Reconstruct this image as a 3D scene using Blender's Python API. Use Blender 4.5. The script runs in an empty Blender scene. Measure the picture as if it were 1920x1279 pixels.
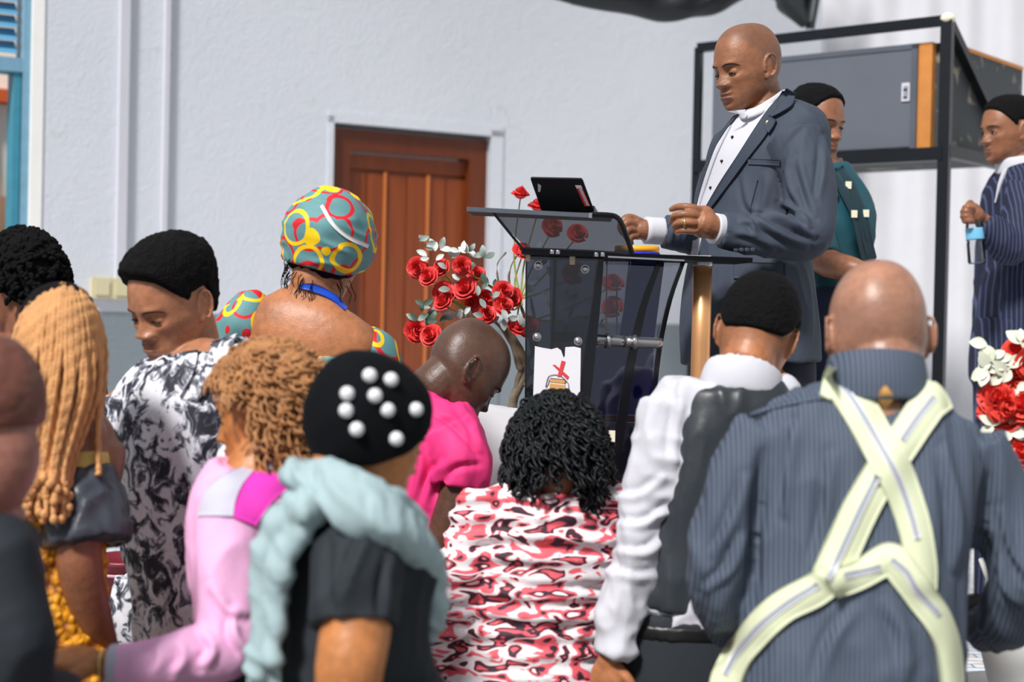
import bpy, math, random
import numpy as np
from mathutils import Vector, Matrix
from mathutils.bvhtree import BVHTree
random.seed(7); rng = np.random.default_rng(7)
scene = bpy.context.scene
COL = scene.collection
R = math.radians

# ------------------------------------------------------------ camera, light, exposure
FPX, CAMZ, PITCH, ROLL = 3000.0, 1.6, math.atan(36.5/3000), R(1.25)
CAM = Vector((0, 0, CAMZ))
cF = Vector((0, math.cos(PITCH), -math.sin(PITCH)))
_u0 = Vector((0, math.sin(PITCH), math.cos(PITCH))); _r0 = Vector((1, 0, 0))
cR = _r0*math.cos(ROLL) + _u0*math.sin(ROLL)
cU = _u0*math.cos(ROLL) - _r0*math.sin(ROLL)
cam = bpy.data.cameras.new('camera'); camo = bpy.data.objects.new('camera', cam); COL.objects.link(camo)
cam.sensor_width = 36; cam.lens = FPX/1920*36; cam.clip_start = .05; cam.clip_end = 200
mw = Matrix((cR, cU, -cF)).transposed().to_4x4(); mw.translation = CAM; camo.matrix_world = mw
cam.dof.use_dof = True; cam.dof.focus_distance = 4.15; cam.dof.aperture_fstop = 2.3
scene.camera = camo
w = bpy.data.worlds.new('sky'); scene.world = w; w.use_nodes = True
bg = w.node_tree.nodes['Background']; bg.inputs[0].default_value = (.88, .93, 1, 1); bg.inputs[1].default_value = .44
sl = bpy.data.lights.new('sun', 'SUN'); so = bpy.data.objects.new('sun', sl); COL.objects.link(so)
sl.energy = 4.3; sl.angle = R(9); sl.color = (1, .975, .945)
so.rotation_euler = Vector((.38, .62, -.76)).to_track_quat('-Z', 'Y').to_euler()
vs = scene.view_settings; vs.view_transform = 'Standard'; vs.look = 'None'; vs.gamma = 1; vs.use_curve_mapping = False
vs.exposure = 0.12

def P(px, py, d):
    px, py, d = float(px), float(py), float(d); return CAM + d*(cF + cR*((px-960)/FPX) - cU*((py-639.5)/FPX))
def ray(px, py):
    px, py = float(px), float(py); return (cF + cR*((px-960)/FPX) - cU*((py-639.5)/FPX)).normalized()
def V(*a): return Vector(a)

# ------------------------------------------------------------ materials
class NT:
    def __init__(s, name):
        s.m = bpy.data.materials.new(name); s.m.use_nodes = True; s.t = s.m.node_tree
        s.b = s.t.nodes['Principled BSDF']; s.out = s.t.nodes['Material Output']
    def n(s, typ, ins=None, **pr):
        x = s.t.nodes.new(typ)
        for k, v in pr.items(): setattr(x, k, v)
        for k, v in (ins or {}).items(): s.put(x.inputs[k], v)
        return x
    def put(s, sock, v):
        if isinstance(v, bpy.types.NodeSocket): s.t.links.new(v, sock)
        elif isinstance(v, (tuple, list)) and len(v) == 3 and sock.type == 'RGBA': sock.default_value = (*v, 1)
        else: sock.default_value = v
    def math(s, op, a, b=0, c=0): return s.n('ShaderNodeMath', {0: a, 1: b, 2: c}, operation=op).outputs[0]
    def mix(s, f, a, b): 
        x = s.n('ShaderNodeMix', data_type='RGBA'); s.put(x.inputs[0], f); s.put(x.inputs[6], a); s.put(x.inputs[7], b); return x.outputs[2]
    def ramp(s, f, stops, const=False):
        x = s.n('ShaderNodeValToRGB'); s.put(x.inputs[0], f); e = x.color_ramp.elements
        if const: x.color_ramp.interpolation = 'CONSTANT'
        while len(e) < len(stops): e.new(.5)
        for i, (p, c) in enumerate(stops): e[i].position = p; e[i].color = (*c, 1) if len(c) == 3 else c
        return x.outputs[0]
    def pos(s, scale=(1, 1, 1)):
        g = s.n('ShaderNodeNewGeometry').outputs['Position'] if False else s.n('ShaderNodeTexCoord').outputs['Object']
        return s.n('ShaderNodeMapping', {0: g, 3: scale}).outputs[0]
    def noise(s, vec, scale, detail=3, dist=0, rough=.5):
        return s.n('ShaderNodeTexNoise', {'Vector': vec, 'Scale': scale, 'Detail': detail, 'Distortion': dist, 'Roughness': rough}).outputs[0]
    def fin(s, col, rough=.8, metal=0, bump=None, bs=.3, bd=.002, spec=.5):
        s.put(s.b.inputs['Base Color'], col); s.put(s.b.inputs['Roughness'], rough); s.put(s.b.inputs['Metallic'], metal)
        s.b.inputs['Specular IOR Level'].default_value = spec
        if bump is not None:
            s.put(s.b.inputs['Normal'], s.n('ShaderNodeBump', {'Strength': bs, 'Distance': bd, 'Height': bump}).outputs[0])
        return s.m
def C(r, g, b):
    f = lambda c: (c/255/12.92 if c <= 10 else ((c/255+.055)/1.055)**2.4)
    return (f(r), f(g), f(b))
def mat(name, col, rough=.8, metal=0, var=.12, vs_=8, bs=.25, bsc=60, bd=.002, spec=.4):
    s = NT(name); p = s.pos()
    n1 = s.noise(p, vs_, 4); dark = tuple(c*(1-var) for c in col); lite = tuple(min(1, c*(1+var)) for c in col)
    return s.fin(s.mix(n1, dark, lite), rough, metal, s.noise(p, bsc, 3), bs, bd, spec)
def skinmat(name, col, lip=None, scalp=None, rough=.42):
    s = NT(name); p = s.pos()
    at = s.n('ShaderNodeAttribute', attribute_name='mk')
    sx = s.n('ShaderNodeSeparateColor', {0: at.outputs['Color']})
    base = s.mix(s.ramp(s.math('ADD', s.math('MULTIPLY', s.noise(p, 14, 5), .6), s.math('MULTIPLY', s.noise(p, 70, 4), .4)), [(.35, (0, 0, 0)), (.65, (1, 1, 1))]), tuple(c*.66 for c in col), tuple(min(1, c*1.12) for c in col))
    lip = lip or (col[0]*.45, col[1]*.38, col[2]*.5); scalp = scalp or tuple(c*.38+.02 for c in col)
    c1 = s.mix(sx.outputs[0], base, lip); c2 = s.mix(sx.outputs[1], c1, scalp)
    h = s.math('ADD', s.noise(p, 260, 2), s.math('MULTIPLY', s.noise(p, 50, 3), 1.5))
    return s.fin(c2, rough, 0, h, .4, .0014, .5)
def stripes(name, base, line, freq, axis=0, width=.85, rough=.8, soft=.1):
    s = NT(name); p = s.pos(); sp = s.n('ShaderNodeSeparateXYZ', {0: p}).outputs[axis]
    n_ = s.noise(p, 6, 2)
    sn = s.math('SINE', s.math('MULTIPLY', s.math('ADD', sp, s.math('MULTIPLY', n_, .004)), freq*6.2832))
    f = s.ramp(s.math('MULTIPLY_ADD', sn, .5, .5), [(width-soft, (0, 0, 0)), (min(1, width+soft), (1, 1, 1))])
    b = s.mix(s.noise(p, 9, 4), tuple(c*.75 for c in base), tuple(c*1.2 for c in base))
    return s.fin(s.mix(f, b, line), rough, 0, s.noise(p, 220, 2), .15, .001)

MT = {}
MT['wall'] = None
def wallmat():
    s = NT('wall_paint'); p = s.pos(); z = s.n('ShaderNodeSeparateXYZ', {0: p}).outputs[2]
    n1 = s.noise(p, 1.2, 5); n2 = s.noise(p, 9, 5, 1.5)
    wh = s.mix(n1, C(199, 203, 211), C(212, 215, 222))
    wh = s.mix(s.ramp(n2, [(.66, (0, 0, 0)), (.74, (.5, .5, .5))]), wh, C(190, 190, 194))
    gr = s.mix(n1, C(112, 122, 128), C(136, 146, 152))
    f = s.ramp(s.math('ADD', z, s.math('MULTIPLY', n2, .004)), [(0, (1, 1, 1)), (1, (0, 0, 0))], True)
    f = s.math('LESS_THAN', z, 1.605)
    return s.fin(s.mix(f, wh, gr), .75, 0, s.math('ADD', n2, s.noise(p, 60, 3)), .35, .006)
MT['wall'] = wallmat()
def woodmat(name, a, b, scale=(14, 14, .7)):
    s = NT(name); p = s.pos(scale); n1 = s.noise(p, 2.2, 6, 1.2, .6); n2 = s.noise(s.pos((40, 40, 1.5)), 3, 3)
    return s.fin(s.mix(s.math('MULTIPLY_ADD', n2, .35, s.math('MULTIPLY', n1, .75)), a, b), .38, 0, n1, .2, .002)
MT['door'] = woodmat('varnished_door_wood', C(70, 24, 8), C(158, 76, 30))
MT['doorframe'] = woodmat('dark_varnished_wood', C(52, 20, 10), C(120, 54, 22))
MT['curtain'] = mat('white_curtain', C(198, 198, 203), .85, var=.06, bs=.3, bsc=30)
MT['black_drape'] = mat('black_drape', C(42, 46, 50), .5, var=.4, vs_=4)
MT['black_metal'] = mat('black_metal', C(22, 26, 32), .4, .3, var=.25)
MT['stage'] = None
def vinyl():
    s = NT('printed_vinyl_floor'); p = s.pos((1, 1, 1))
    b = s.n('ShaderNodeTexBrick', {'Vector': p, 'Color1': (*C(226, 228, 232), 1), 'Color2': (*C(205, 210, 216), 1), 'Mortar': (*C(120, 140, 165), 1), 'Scale': 5.0, 'Mortar Size': .02})
    n = s.ramp(s.noise(s.pos((3, 14, 1)), 3, 3), [(.6, (0, 0, 0)), (.64, (1, 1, 1))])
    return s.fin(s.mix(n, b.outputs[0], C(226, 178, 120)), .35, 0)
MT['stage'] = vinyl()
MT['floor'] = mat('concrete_floor', C(120, 116, 112), .7, var=.2, vs_=3)
def smoked(name, col, tr=.5, rough=.03):
    s = NT(name); s.t.nodes.remove(s.b)
    t = s.n('ShaderNodeBsdfTransparent', {0: (*col, 1)}); g = s.n('ShaderNodeBsdfGlossy', {0: (.9, .92, .95, 1), 1: rough})
    fr = s.n('ShaderNodeFresnel', {0: 1.5}).outputs[0]
    lw = s.math('MULTIPLY_ADD', fr, 1.0, .03)
    mx = s.n('ShaderNodeMixShader', {0: lw, 1: t.outputs[0], 2: g.outputs[0]})
    s.t.links.new(mx.outputs[0], s.out.inputs[0]); return s.m
MT['smoke'] = smoked('smoked_acrylic', (.26, .27, .32))
MT['smoke_lt'] = smoked('light_smoked_acrylic', (.58, .59, .63))
MT['acryl_black'] = mat('black_acrylic', C(12, 13, 18), .12, var=.1, bs=0, spec=.5)
MT['glass'] = smoked('clear_plastic', (.95, .97, .98))
MT['glass_pane'] = smoked('window_glass', (.9, .95, .97))
MT['louvre'] = mat('blue_louvre_glass', C(92, 158, 196), .25, var=.25, vs_=2, bs=.02)
MT['acryl_matte'] = mat('black_acrylic_plate', C(12, 13, 18), .5, var=.1, bs=0, spec=.1)
MT['steel'] = mat('brushed_steel', C(190, 192, 196), .25, .9, var=.1, bs=.05)
MT['lipgrey'] = mat('grey_acrylic_edge', C(92, 98, 108), .3, .2, var=.15)
MT['copper'] = mat('copper_tube', C(236, 176, 122), .36, .6, var=.1, bs=.03)
MT['navy'] = mat('navy_cloth', C(30, 36, 205), .7, var=.3)
MT['red'] = mat('red_cloth', C(120, 14, 24), .7)
MT['paleblue'] = mat('pale_blue_cloth', C(118, 136, 176), .7)
MT['paper'] = mat('white_paper', C(228, 228, 234), .8, var=.03, bs=.1)
MT['redink'] = mat('red_ink', C(222, 62, 70), .7, var=.15)
MT['orangeink'] = mat('orange_ink', C(214, 160, 96), .7, var=.1)
MT['ink'] = mat('dark_ink', C(40, 42, 60), .7)
MT['cream'] = mat('cream_tape', C(232, 226, 200), .7, var=.05)
MT['laptop'] = mat('black_laptop', C(20, 24, 28), .38, var=.3, bs=.05)
MT['rose'] = mat('red_rose_petals', C(220, 62, 62), .6, var=.22, vs_=40)
MT['rose2'] = mat('coral_petals', C(236, 74, 62), .6, var=.25, vs_=40)
MT['leaf'] = None
def leafmat():
    s = NT('silver_green_leaves'); p = s.pos()
    return s.fin(s.ramp(s.noise(p, 11, 2), [(.38, C(70, 92, 78)), (.5, C(168, 182, 176)), (.62, C(214, 220, 218))]), .6, 0, s.noise(p, 120, 2), .3, .001)
MT['leaf'] = leafmat()
MT['bark'] = mat('twisted_bark', C(112, 100, 84), .85, var=.4, vs_=30, bs=.8, bsc=50, bd=.006)
MT['stem'] = mat('yellow_green_stem', C(140, 148, 60), .6, var=.2)
MT['grille'] = mat('grey_speaker_grille', C(92, 97, 107), .7, var=.08, bs=.4, bsc=400)
MT['rawwood'] = mat('bare_plywood_edge', C(196, 128, 62), .7, var=.25, vs_=14)
def scuffed():
    s = NT('scuffed_black_cabinet'); p = s.pos()
    return s.fin(s.mix(s.ramp(s.noise(p, 9, 6, 1), [(.58, (0, 0, 0)), (.66, (1, 1, 1))]), C(54, 60, 64), C(146, 138, 120)), .7, 0, s.noise(p, 40, 4), .5, .003)
MT['scuff'] = scuffed()
MT['bluewin'] = mat('blue_painted_steel', C(118, 160, 182), .5, var=.18, vs_=20)
MT['tealwin'] = mat('teal_painted_steel', C(62, 138, 160), .5, var=.18, vs_=20)
MT['trim'] = mat('pale_painted_metal', C(200, 200, 209), .5, var=.05)
MT['white'] = mat('white_plaster', C(238, 236, 232), .8, var=.05)
MT['beige'] = mat('beige_plastic', C(206, 196, 160), .5, var=.08)
MT['maroon'] = mat('maroon_plastic', C(122, 36, 50), .4, var=.15)
MT['gold'] = mat('gold', C(226, 190, 120), .25, .8, var=.1)
MT['pearl'] = mat('white_pearl', C(226, 226, 228), .3, var=.04, bs=0)
MT['orange'] = mat('orange_tape', C(240, 168, 30), .5, var=.08)
MT['eyewhite'] = mat('eye_white', C(200, 190, 184), .3, var=.05, bs=0)
MT['iris'] = mat('dark_iris', C(24, 14, 10), .2, bs=0)
MT['blackhair'] = mat('black_hair', C(12, 11, 13), .85, var=.5, vs_=60, bs=1, bsc=170, bd=.006, spec=.15)
MT['blackcurl'] = mat('glossy_black_curls', C(12, 17, 20), .5, var=.5, vs_=40, spec=.3)
MT['brow'] = mat('eyebrow_hair', C(26, 18, 16), .8)
MT['blonde'] = mat('honey_blonde_braids', C(206, 150, 96), .6, var=.35, vs_=30, bs=.9, bsc=190, bd=.003)
MT['honeycurl'] = mat('brown_blonde_curls', C(166, 116, 72), .5, var=.5, vs_=26)
MT['shirtwhite'] = mat('white_cotton', C(200, 200, 208), .8, var=.04)
MT['greysuit'] = mat('slate_grey_wool', C(58, 66, 80), .75, var=.12, vs_=5, bs=.3, bsc=500, bd=.0008)
MT['suitedge'] = mat('slate_lapel_wool', C(52, 60, 74), .75, var=.12, vs_=5, bs=.3, bsc=500, bd=.0008)
MT['navytrouser'] = mat('dark_navy_trouser', C(26, 30, 44), .8, var=.2)
MT['shoe'] = mat('black_shoe_leather', C(18, 17, 17), .35)
MT['satin'] = mat('charcoal_satin', C(48, 53, 58), .38, var=.35, vs_=5)
MT['blacktee'] = mat('black_tee_cotton', C(34, 40, 46), .8, var=.2)
MT['blackwrap'] = mat('black_velvet', C(9, 11, 15), .9, var=.3, spec=.15)
MT['tealscarf'] = mat('pale_teal_scarf', C(158, 180, 184), .8, var=.14, vs_=14, bs=.4, bsc=90)
MT['pink'] = mat('hot_pink_cotton', C(232, 54, 128), .7, var=.14, vs_=10)
MT['palepink'] = mat('pale_pink_jersey', C(236, 176, 216), .7, var=.08)
MT['magenta'] = mat('magenta_panel', C(238, 62, 190), .7, var=.08)
MT['lilac'] = mat('lilac_white_jersey', C(190, 188, 204), .7, var=.05)
MT['green'] = mat('teal_green_blouse', C(22, 76, 88), .6, var=.15)
MT['darkgreen'] = mat('dark_teal_scarf', C(24, 52, 62), .7, var=.15)
MT['navyskirt'] = mat('navy_skirt', C(22, 34, 58), .8, var=.2)
MT['charcoal'] = mat('charcoal_jacket', C(34, 39, 46), .8, var=.25)
MT['sleevegrey'] = mat('slate_satin_sleeve', C(62, 67, 76), .35, var=.25, vs_=12)
MT['suspender'] = mat('cream_yellow_webbing', C(214, 220, 186), .7, var=.06, vs_=20, bsc=200)
MT['suspwhite'] = mat('white_stitching', C(236, 236, 238), .7)
MT['suspgrey'] = mat('grey_webbing_line', C(160, 166, 178), .7)
MT['pin_stripe'] = stripes('navy_pinstripe', C(18, 25, 52), C(70, 80, 114), 78, 0, .88, soft=.08)
MT['stripeshirt'] = stripes('slate_striped_cotton', C(60, 69, 84), C(88, 100, 118), 125, 0, .6, soft=.38)
MT['blueribbon'] = mat('blue_ribbon', C(30, 84, 210), .5)
MT['poster'] = None
def poster():
    s = NT('printed_poster'); p = s.pos()
    return s.fin(s.ramp(s.noise(s.pos((1.5, 1.5, 6)), 2.5, 2), [(.36, C(40, 92, 160)), (.42, C(226, 226, 236)), (.54, C(232, 190, 180)), (.6, C(120, 130, 160)), (.66, C(236, 236, 240))], True), .7)
MT['poster'] = poster()
MT['brightwall'] = mat('sunlit_cream_wall', C(246, 240, 228), .8, var=.03)
MT['orangepaint'] = mat('orange_paint', C(206, 92, 44), .7)
MT['tanpaint'] = mat('tan_paint', C(206, 164, 130), .7)
def leafshirt():
    s = NT('black_white_leaf_print'); p = s.pos((1, 1, .85)); n1 = s.noise(p, 30, 3.5, 1.1, .6)
    n2 = s.noise(p, 9, 2)
    v = s.math('ADD', n1, s.math('MULTIPLY', s.math('SUBTRACT', n2, .5), .35))
    return s.fin(s.ramp(v, [(.40, C(34, 36, 48)), (.47, C(120, 122, 134)), (.53, C(222, 222, 230)), (1, C(238, 238, 244))]), .7, 0)
MT['leafshirt'] = leafshirt()
def zebra():
    s = NT('pink_black_white_print'); p = s.pos((.9, 1, 2.0)); n1 = s.noise(p, 19, 1.5, .55, .5)
    f = s.math('FRACT', s.math('MULTIPLY', n1, 3.4))
    return s.fin(s.ramp(f, [(0, C(44, 30, 44)), (.22, C(60, 34, 50)), (.28, C(226, 86, 100)), (.50, C(232, 100, 112)), (.57, C(232, 226, 230)), (.92, C(240, 234, 236)), (.97, C(232, 92, 104))]), .7)
MT['zebra'] = zebra()
def ankara():
    s = NT('teal_red_yellow_wax_print'); p = s.pos()
    vn = s.n('ShaderNodeTexNoise', {'Vector': p, 'Scale': 6.0}).outputs[1]
    pp = s.n('ShaderNodeVectorMath', {0: p, 1: s.n('ShaderNodeVectorMath', {0: vn, 3: .05}, operation='SCALE').outputs[0]}, operation='ADD').outputs[0]
    a = s.n('ShaderNodeTexVoronoi', {'Vector': pp, 'Scale': 13.0}).outputs[0]
    b = s.n('ShaderNodeTexVoronoi', {'Vector': s.n('ShaderNodeVectorMath', {0: pp, 1: (.31, .17, .23)}, operation='ADD').outputs[0], 'Scale': 11.0}).outputs[0]
    ra = s.ramp(a, [(0, (0, 0, 0)), (.43, (1, 1, 1)), (.53, (0, 0, 0))], True)
    rb = s.ramp(b, [(0, (0, 0, 0)), (.41, (1, 1, 1)), (.50, (0, 0, 0))], True)
    ln = s.math('SINE', s.math('MULTIPLY', s.n('ShaderNodeSeparateXYZ', {0: p}).outputs[2], 1500))
    base = s.mix(s.math('MULTIPLY_ADD', ln, .3, .4), C(74, 134, 138), C(118, 158, 160))
    return s.fin(s.mix(rb, s.mix(ra, base, C(214, 22, 38)), C(250, 206, 12)), .65)
MT['ankara'] = ankara()
def lace():
    s = NT('mustard_lace'); p = s.pos()
    v = s.n('ShaderNodeTexVoronoi', {'Vector': p, 'Scale': 55.0}).outputs[0]
    return s.fin(s.ramp(v, [(0, C(240, 176, 30)), (.5, C(226, 150, 16)), (.8, C(150, 86, 8))]), .6, 0, v, .9, -.01)
MT['lace'] = lace()
SK = {k: skinmat('skin_'+k, C(*c), rough=r) for k, c, r in [
    ('warm_brown', (150, 98, 68), .48), ('deep_brown', (96, 66, 52), .42), ('mid_brown', (140, 88, 62), .42), ('tan_brown', (182, 118, 78), .45),
    ('dark_face', (150, 98, 70), .42), ('bald_tan', (170, 122, 98), .38), ('golden', (190, 122, 70), .45), ('leaf_face', (178, 120, 88), .42), ('rose_brown', (150, 98, 84), .42)]}

# ------------------------------------------------------------ mesh helpers (all vertices in world space)
class MB:
    def __init__(s): s.v = []; s.f = []; s.mi = []
    def add(s, vs_, fs, mi=0):
        o = len(s.v); s.v += [tuple(x) for x in vs_]; s.f += [tuple(i+o for i in f) for f in fs]; s.mi += [mi]*len(fs); return s
def grid_faces(n, m, closed=True, caps=True, off=0):
    f = []
    for i in range(n-1):
        for j in range(m if closed else m-1):
            k = (j+1) % m; f.append((i*m+j, i*m+k, (i+1)*m+k, (i+1)*m+j))
    if caps and closed: f.append(tuple(range(m))[::-1]); f.append(tuple((n-1)*m+j for j in range(m)))
    return f
def cat(pts, n):
    a = np.array([list(p) for p in pts], float)
    if len(a) == 2: t = np.linspace(0, 1, n)[:, None]; return a[0]*(1-t)+a[1]*t
    e = np.vstack([2*a[0]-a[1], a, 2*a[-1]-a[-2]]); out = []
    for t in np.linspace(0, len(a)-1, n):
        i = min(int(t), len(a)-2); u = t-i; p0, p1, p2, p3 = e[i:i+4]
        out.append(.5*((2*p1)+(-p0+p2)*u+(2*p0-5*p1+4*p2-p3)*u*u+(-p0+3*p1-3*p2+p3)*u**3))
    return np.array(out)
def tube(mb, pts, rad, n=None, m=12, mi=0, flat=1, up=None, round_=True):
    pts = [list(p) for p in pts]; n = n or max(2, (len(pts)-1)*6+1)
    rad = [rad]*len(pts) if not hasattr(rad, '__len__') else list(rad)
    a = cat([p+[r] for p, r in zip(pts, rad)], n); c = a[:, :3]; r = np.maximum(a[:, 3], 1e-4)
    if round_:
        t0 = c[0]-c[1]; t0 /= np.linalg.norm(t0)+1e-9; t1 = c[-1]-c[-2]; t1 /= np.linalg.norm(t1)+1e-9
        c = np.vstack([c[0]+t0*r[0]*.95, c[0]+t0*r[0]*.6, c, c[-1]+t1*r[-1]*.6, c[-1]+t1*r[-1]*.95])
        r = np.concatenate([[r[0]*.3, r[0]*.8], r, [r[-1]*.8, r[-1]*.3]])
    vs_ = []; u = None
    for i in range(len(c)):
        t = c[min(i+1, len(c)-1)]-c[max(i-1, 0)]; t /= np.linalg.norm(t)+1e-9
        if u is None:
            u = np.array(up if up is not None else ([0, 0, 1] if abs(t[2]) < .9 else [0, 1, 0]), float)
        u = u-t*u.dot(t); u /= np.linalg.norm(u)+1e-9; v = np.cross(t, u)
        for j in range(m):
            q = 2*math.pi*j/m; vs_.append(c[i]+r[i]*(math.cos(q)*u*flat+math.sin(q)*v))
    return mb.add(vs_, grid_faces(len(c), m), mi)
def ell(mb, c, r, M=None, n=14, m=18, mi=0):
    vs_ = []
    for i in range(n):
        p = math.pi*(i+.5)/n
        for j in range(m):
            q = 2*math.pi*j/m; v = Vector((math.sin(p)*math.cos(q)*r[0], math.sin(p)*math.sin(q)*r[1], math.cos(p)*r[2]))
            vs_.append((M @ v if M else v)+Vector(c))
    return mb.add(vs_, [f[::-1] for f in grid_faces(n, m)], mi)
def box(mb, a, b, mi=0, M=None):
    vs_ = [Vector((x, y, z)) for z in (a[2], b[2]) for y in (a[1], b[1]) for x in (a[0], b[0])]
    if M: vs_ = [M @ v for v in vs_]
    return mb.add(vs_, [(0, 2, 3, 1), (4, 5, 7, 6), (0, 1, 5, 4), (2, 6, 7, 3), (0, 4, 6, 2), (1, 3, 7, 5)], mi)
def bar(mb, p, q, w_, h_=None, mi=0, up=(0, 0, 1)):
    p = Vector(p); q = Vector(q); h_ = h_ or w_; t = (q-p).normalized(); u = Vector(up)
    if abs(t.dot(u)) > .95: u = Vector((.5, .86, 0))
    s_ = t.cross(u).normalized(); u = s_.cross(t)
    vs_ = [e+s_*w_/2*a+u*h_/2*b for e in (p, q) for a, b in ((-1, -1), (1, -1), (1, 1), (-1, 1))]
    return mb.add(vs_, [(0, 1, 2, 3)[::-1], (4, 5, 6, 7), (0, 1, 5, 4), (1, 2, 6, 5), (2, 3, 7, 6), (3, 0, 4, 7)], mi)
def prism(mb, poly, ext, mi=0):
    n = len(poly); e = Vector(ext); vs_ = [Vector(p) for p in poly]+[Vector(p)+e for p in poly]
    return mb.add(vs_, [tuple(range(n)), tuple(range(2*n-1, n-1, -1))]+[(i, i+n, (i+1) % n+n, (i+1) % n) for i in range(n)], mi)
def lathe(mb, c, prof, m=32, mi=0, M=None):
    vs_ = []
    for r_, z in prof:
        for j in range(m):
            q = 2*math.pi*j/m; v = Vector((r_*math.cos(q), r_*math.sin(q), z)); vs_.append((M @ v if M else v)+Vector(c))
    return mb.add(vs_, grid_faces(len(prof), m), mi)
def loft(mb, secs, n=40, m=44, ex=2.3):
    # secs: (center, lateral, a, b)
    c = cat([list(s[0])+list(s[1])+[s[2], s[3]] for s in secs], n); vs_ = []
    for i in range(n):
        t = c[min(i+1, n-1), :3]-c[max(i-1, 0), :3]; t /= np.linalg.norm(t)
        l = c[i, 3:6]; l = l-t*l.dot(t); l /= np.linalg.norm(l); f = np.cross(t, l)
        for j in range(m):
            q = 2*math.pi*j/m; x, y = math.cos(q), math.sin(q)
            x = math.copysign(abs(x)**(2/ex), x); y = math.copysign(abs(y)**(2/ex), y)
            vs_.append(c[i, :3]+l*x*c[i, 6]+f*y*c[i, 7])
    return mb.add(vs_, grid_faces(n, m))
def vnoise(p, seed=0):
    i = np.floor(p).astype(np.int64); f = p-i; f = f*f*(3-2*f); out = 0
    def h(a): 
        k = (a[:, 0]*374761393+a[:, 1]*668265263+a[:, 2]*2147483647+seed*144665) & 0xffffffff
        k = ((k ^ (k >> 13))*1274126177) & 0xffffffff; return ((k ^ (k >> 16)) & 0xffff)/32767.5-1
    for dx in (0, 1):
        for dy in (0, 1):
            for dz in (0, 1):
                wgt = (f[:, 0] if dx else 1-f[:, 0])*(f[:, 1] if dy else 1-f[:, 1])*(f[:, 2] if dz else 1-f[:, 2])
                out = out+wgt*h(i+np.array([dx, dy, dz]))
    return out
def rotm(yaw=0, pitch=0, roll=0): return (Matrix.Rotation(R(yaw), 3, 'Z') @ Matrix.Rotation(R(pitch), 3, 'X') @ Matrix.Rotation(R(roll), 3, 'Y'))
def wloc(o):
    v = Vector((0, 0, 0))
    while o: v = v+o.location; o = o.parent
    return v
BV = {}
def obj(name, mb, m, parent=None, voxel=0, sm=0, disp=None, smooth=True, paint=None, sub=0, loc=None):
    """links the collected shapes as one mesh object"""
    me = bpy.data.meshes.new(name); me.from_pydata(mb.v, [], mb.f); me.validate()
    if voxel or sub:
        t = bpy.data.objects.new('t', me); COL.objects.link(t)
        if voxel:
            md = t.modifiers.new('r', 'REMESH'); md.mode = 'VOXEL'; md.voxel_size = voxel; md.adaptivity = 0
        if sub: md = t.modifiers.new('u', 'SUBSURF'); md.levels = sub
        if sm: md = t.modifiers.new('s', 'SMOOTH'); md.iterations = sm; md.factor = .5
        dg = bpy.context.evaluated_depsgraph_get(); me2 = bpy.data.meshes.new_from_object(t.evaluated_get(dg))
        bpy.data.objects.remove(t); bpy.data.meshes.remove(me); me = me2; me.name = name
    elif len(set(mb.mi)) > 1 and len(me.polygons) == len(mb.mi):
        me.polygons.foreach_set('material_index', mb.mi)
    n = len(me.vertices); co = np.empty(n*3); me.vertices.foreach_get('co', co); co = co.reshape(-1, 3)
    if disp:
        no = np.empty(n*3); me.vertex_normals.foreach_get('vector', no); no = no.reshape(-1, 3)
        co = co+no*np.asarray(disp(co))[:, None]
    if paint:
        a = me.color_attributes.new('mk', 'FLOAT_COLOR', 'POINT'); c4 = np.ones((n, 4)); c4[:, :3] = paint(co); a.data.foreach_set('color', c4.ravel())
    base = wloc(parent) if parent else Vector((0, 0, 0))
    if loc is not None: base = Vector(loc)
    co2 = co-np.array(base); me.vertices.foreach_set('co', co2.ravel())
    if smooth: me.polygons.foreach_set('use_smooth', [True]*len(me.polygons))
    for q in (m if isinstance(m, list) else [m]): me.materials.append(q)
    me.update(); o = bpy.data.objects.new(name, me); COL.objects.link(o)
    if parent: o.parent = parent
    if loc is not None: o.location = Vector(loc)-(wloc(parent) if parent else Vector((0, 0, 0)))
    o['_w'] = 1; del o['_w']
    BV[o.name] = (co, [tuple(p.vertices) for p in me.polygons]); return o
def bvh(*os):
    v = []; f = []
    for o in os:
        co, fs = BV[o.name]; k = len(v); v += [Vector(c) for c in co]; f += [tuple(i+k for i in q) for q in fs]
    return BVHTree.FromPolygons(v, f)
def tag(o, label=None, cat_=None, group=None, kind=None):
    if label: o['label'] = label
    if cat_: o['category'] = cat_
    if group: o['group'] = group
    if kind: o['kind'] = kind
    return o
def empty(name, loc): o = bpy.data.objects.new(name, None); COL.objects.link(o); o.location = loc; o.empty_display_size = .1; return o
def thing(name, loc, label, c_, group=None): return tag(empty(name, loc), label, c_, group)
def struct(o): o['kind'] = 'structure'; return o
def hit(b, px, py, d=None):
    h = b.ray_cast(CAM, ray(px, py))
    return (h[0], h[1]) if h[0] is not None else (None, None)
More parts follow.
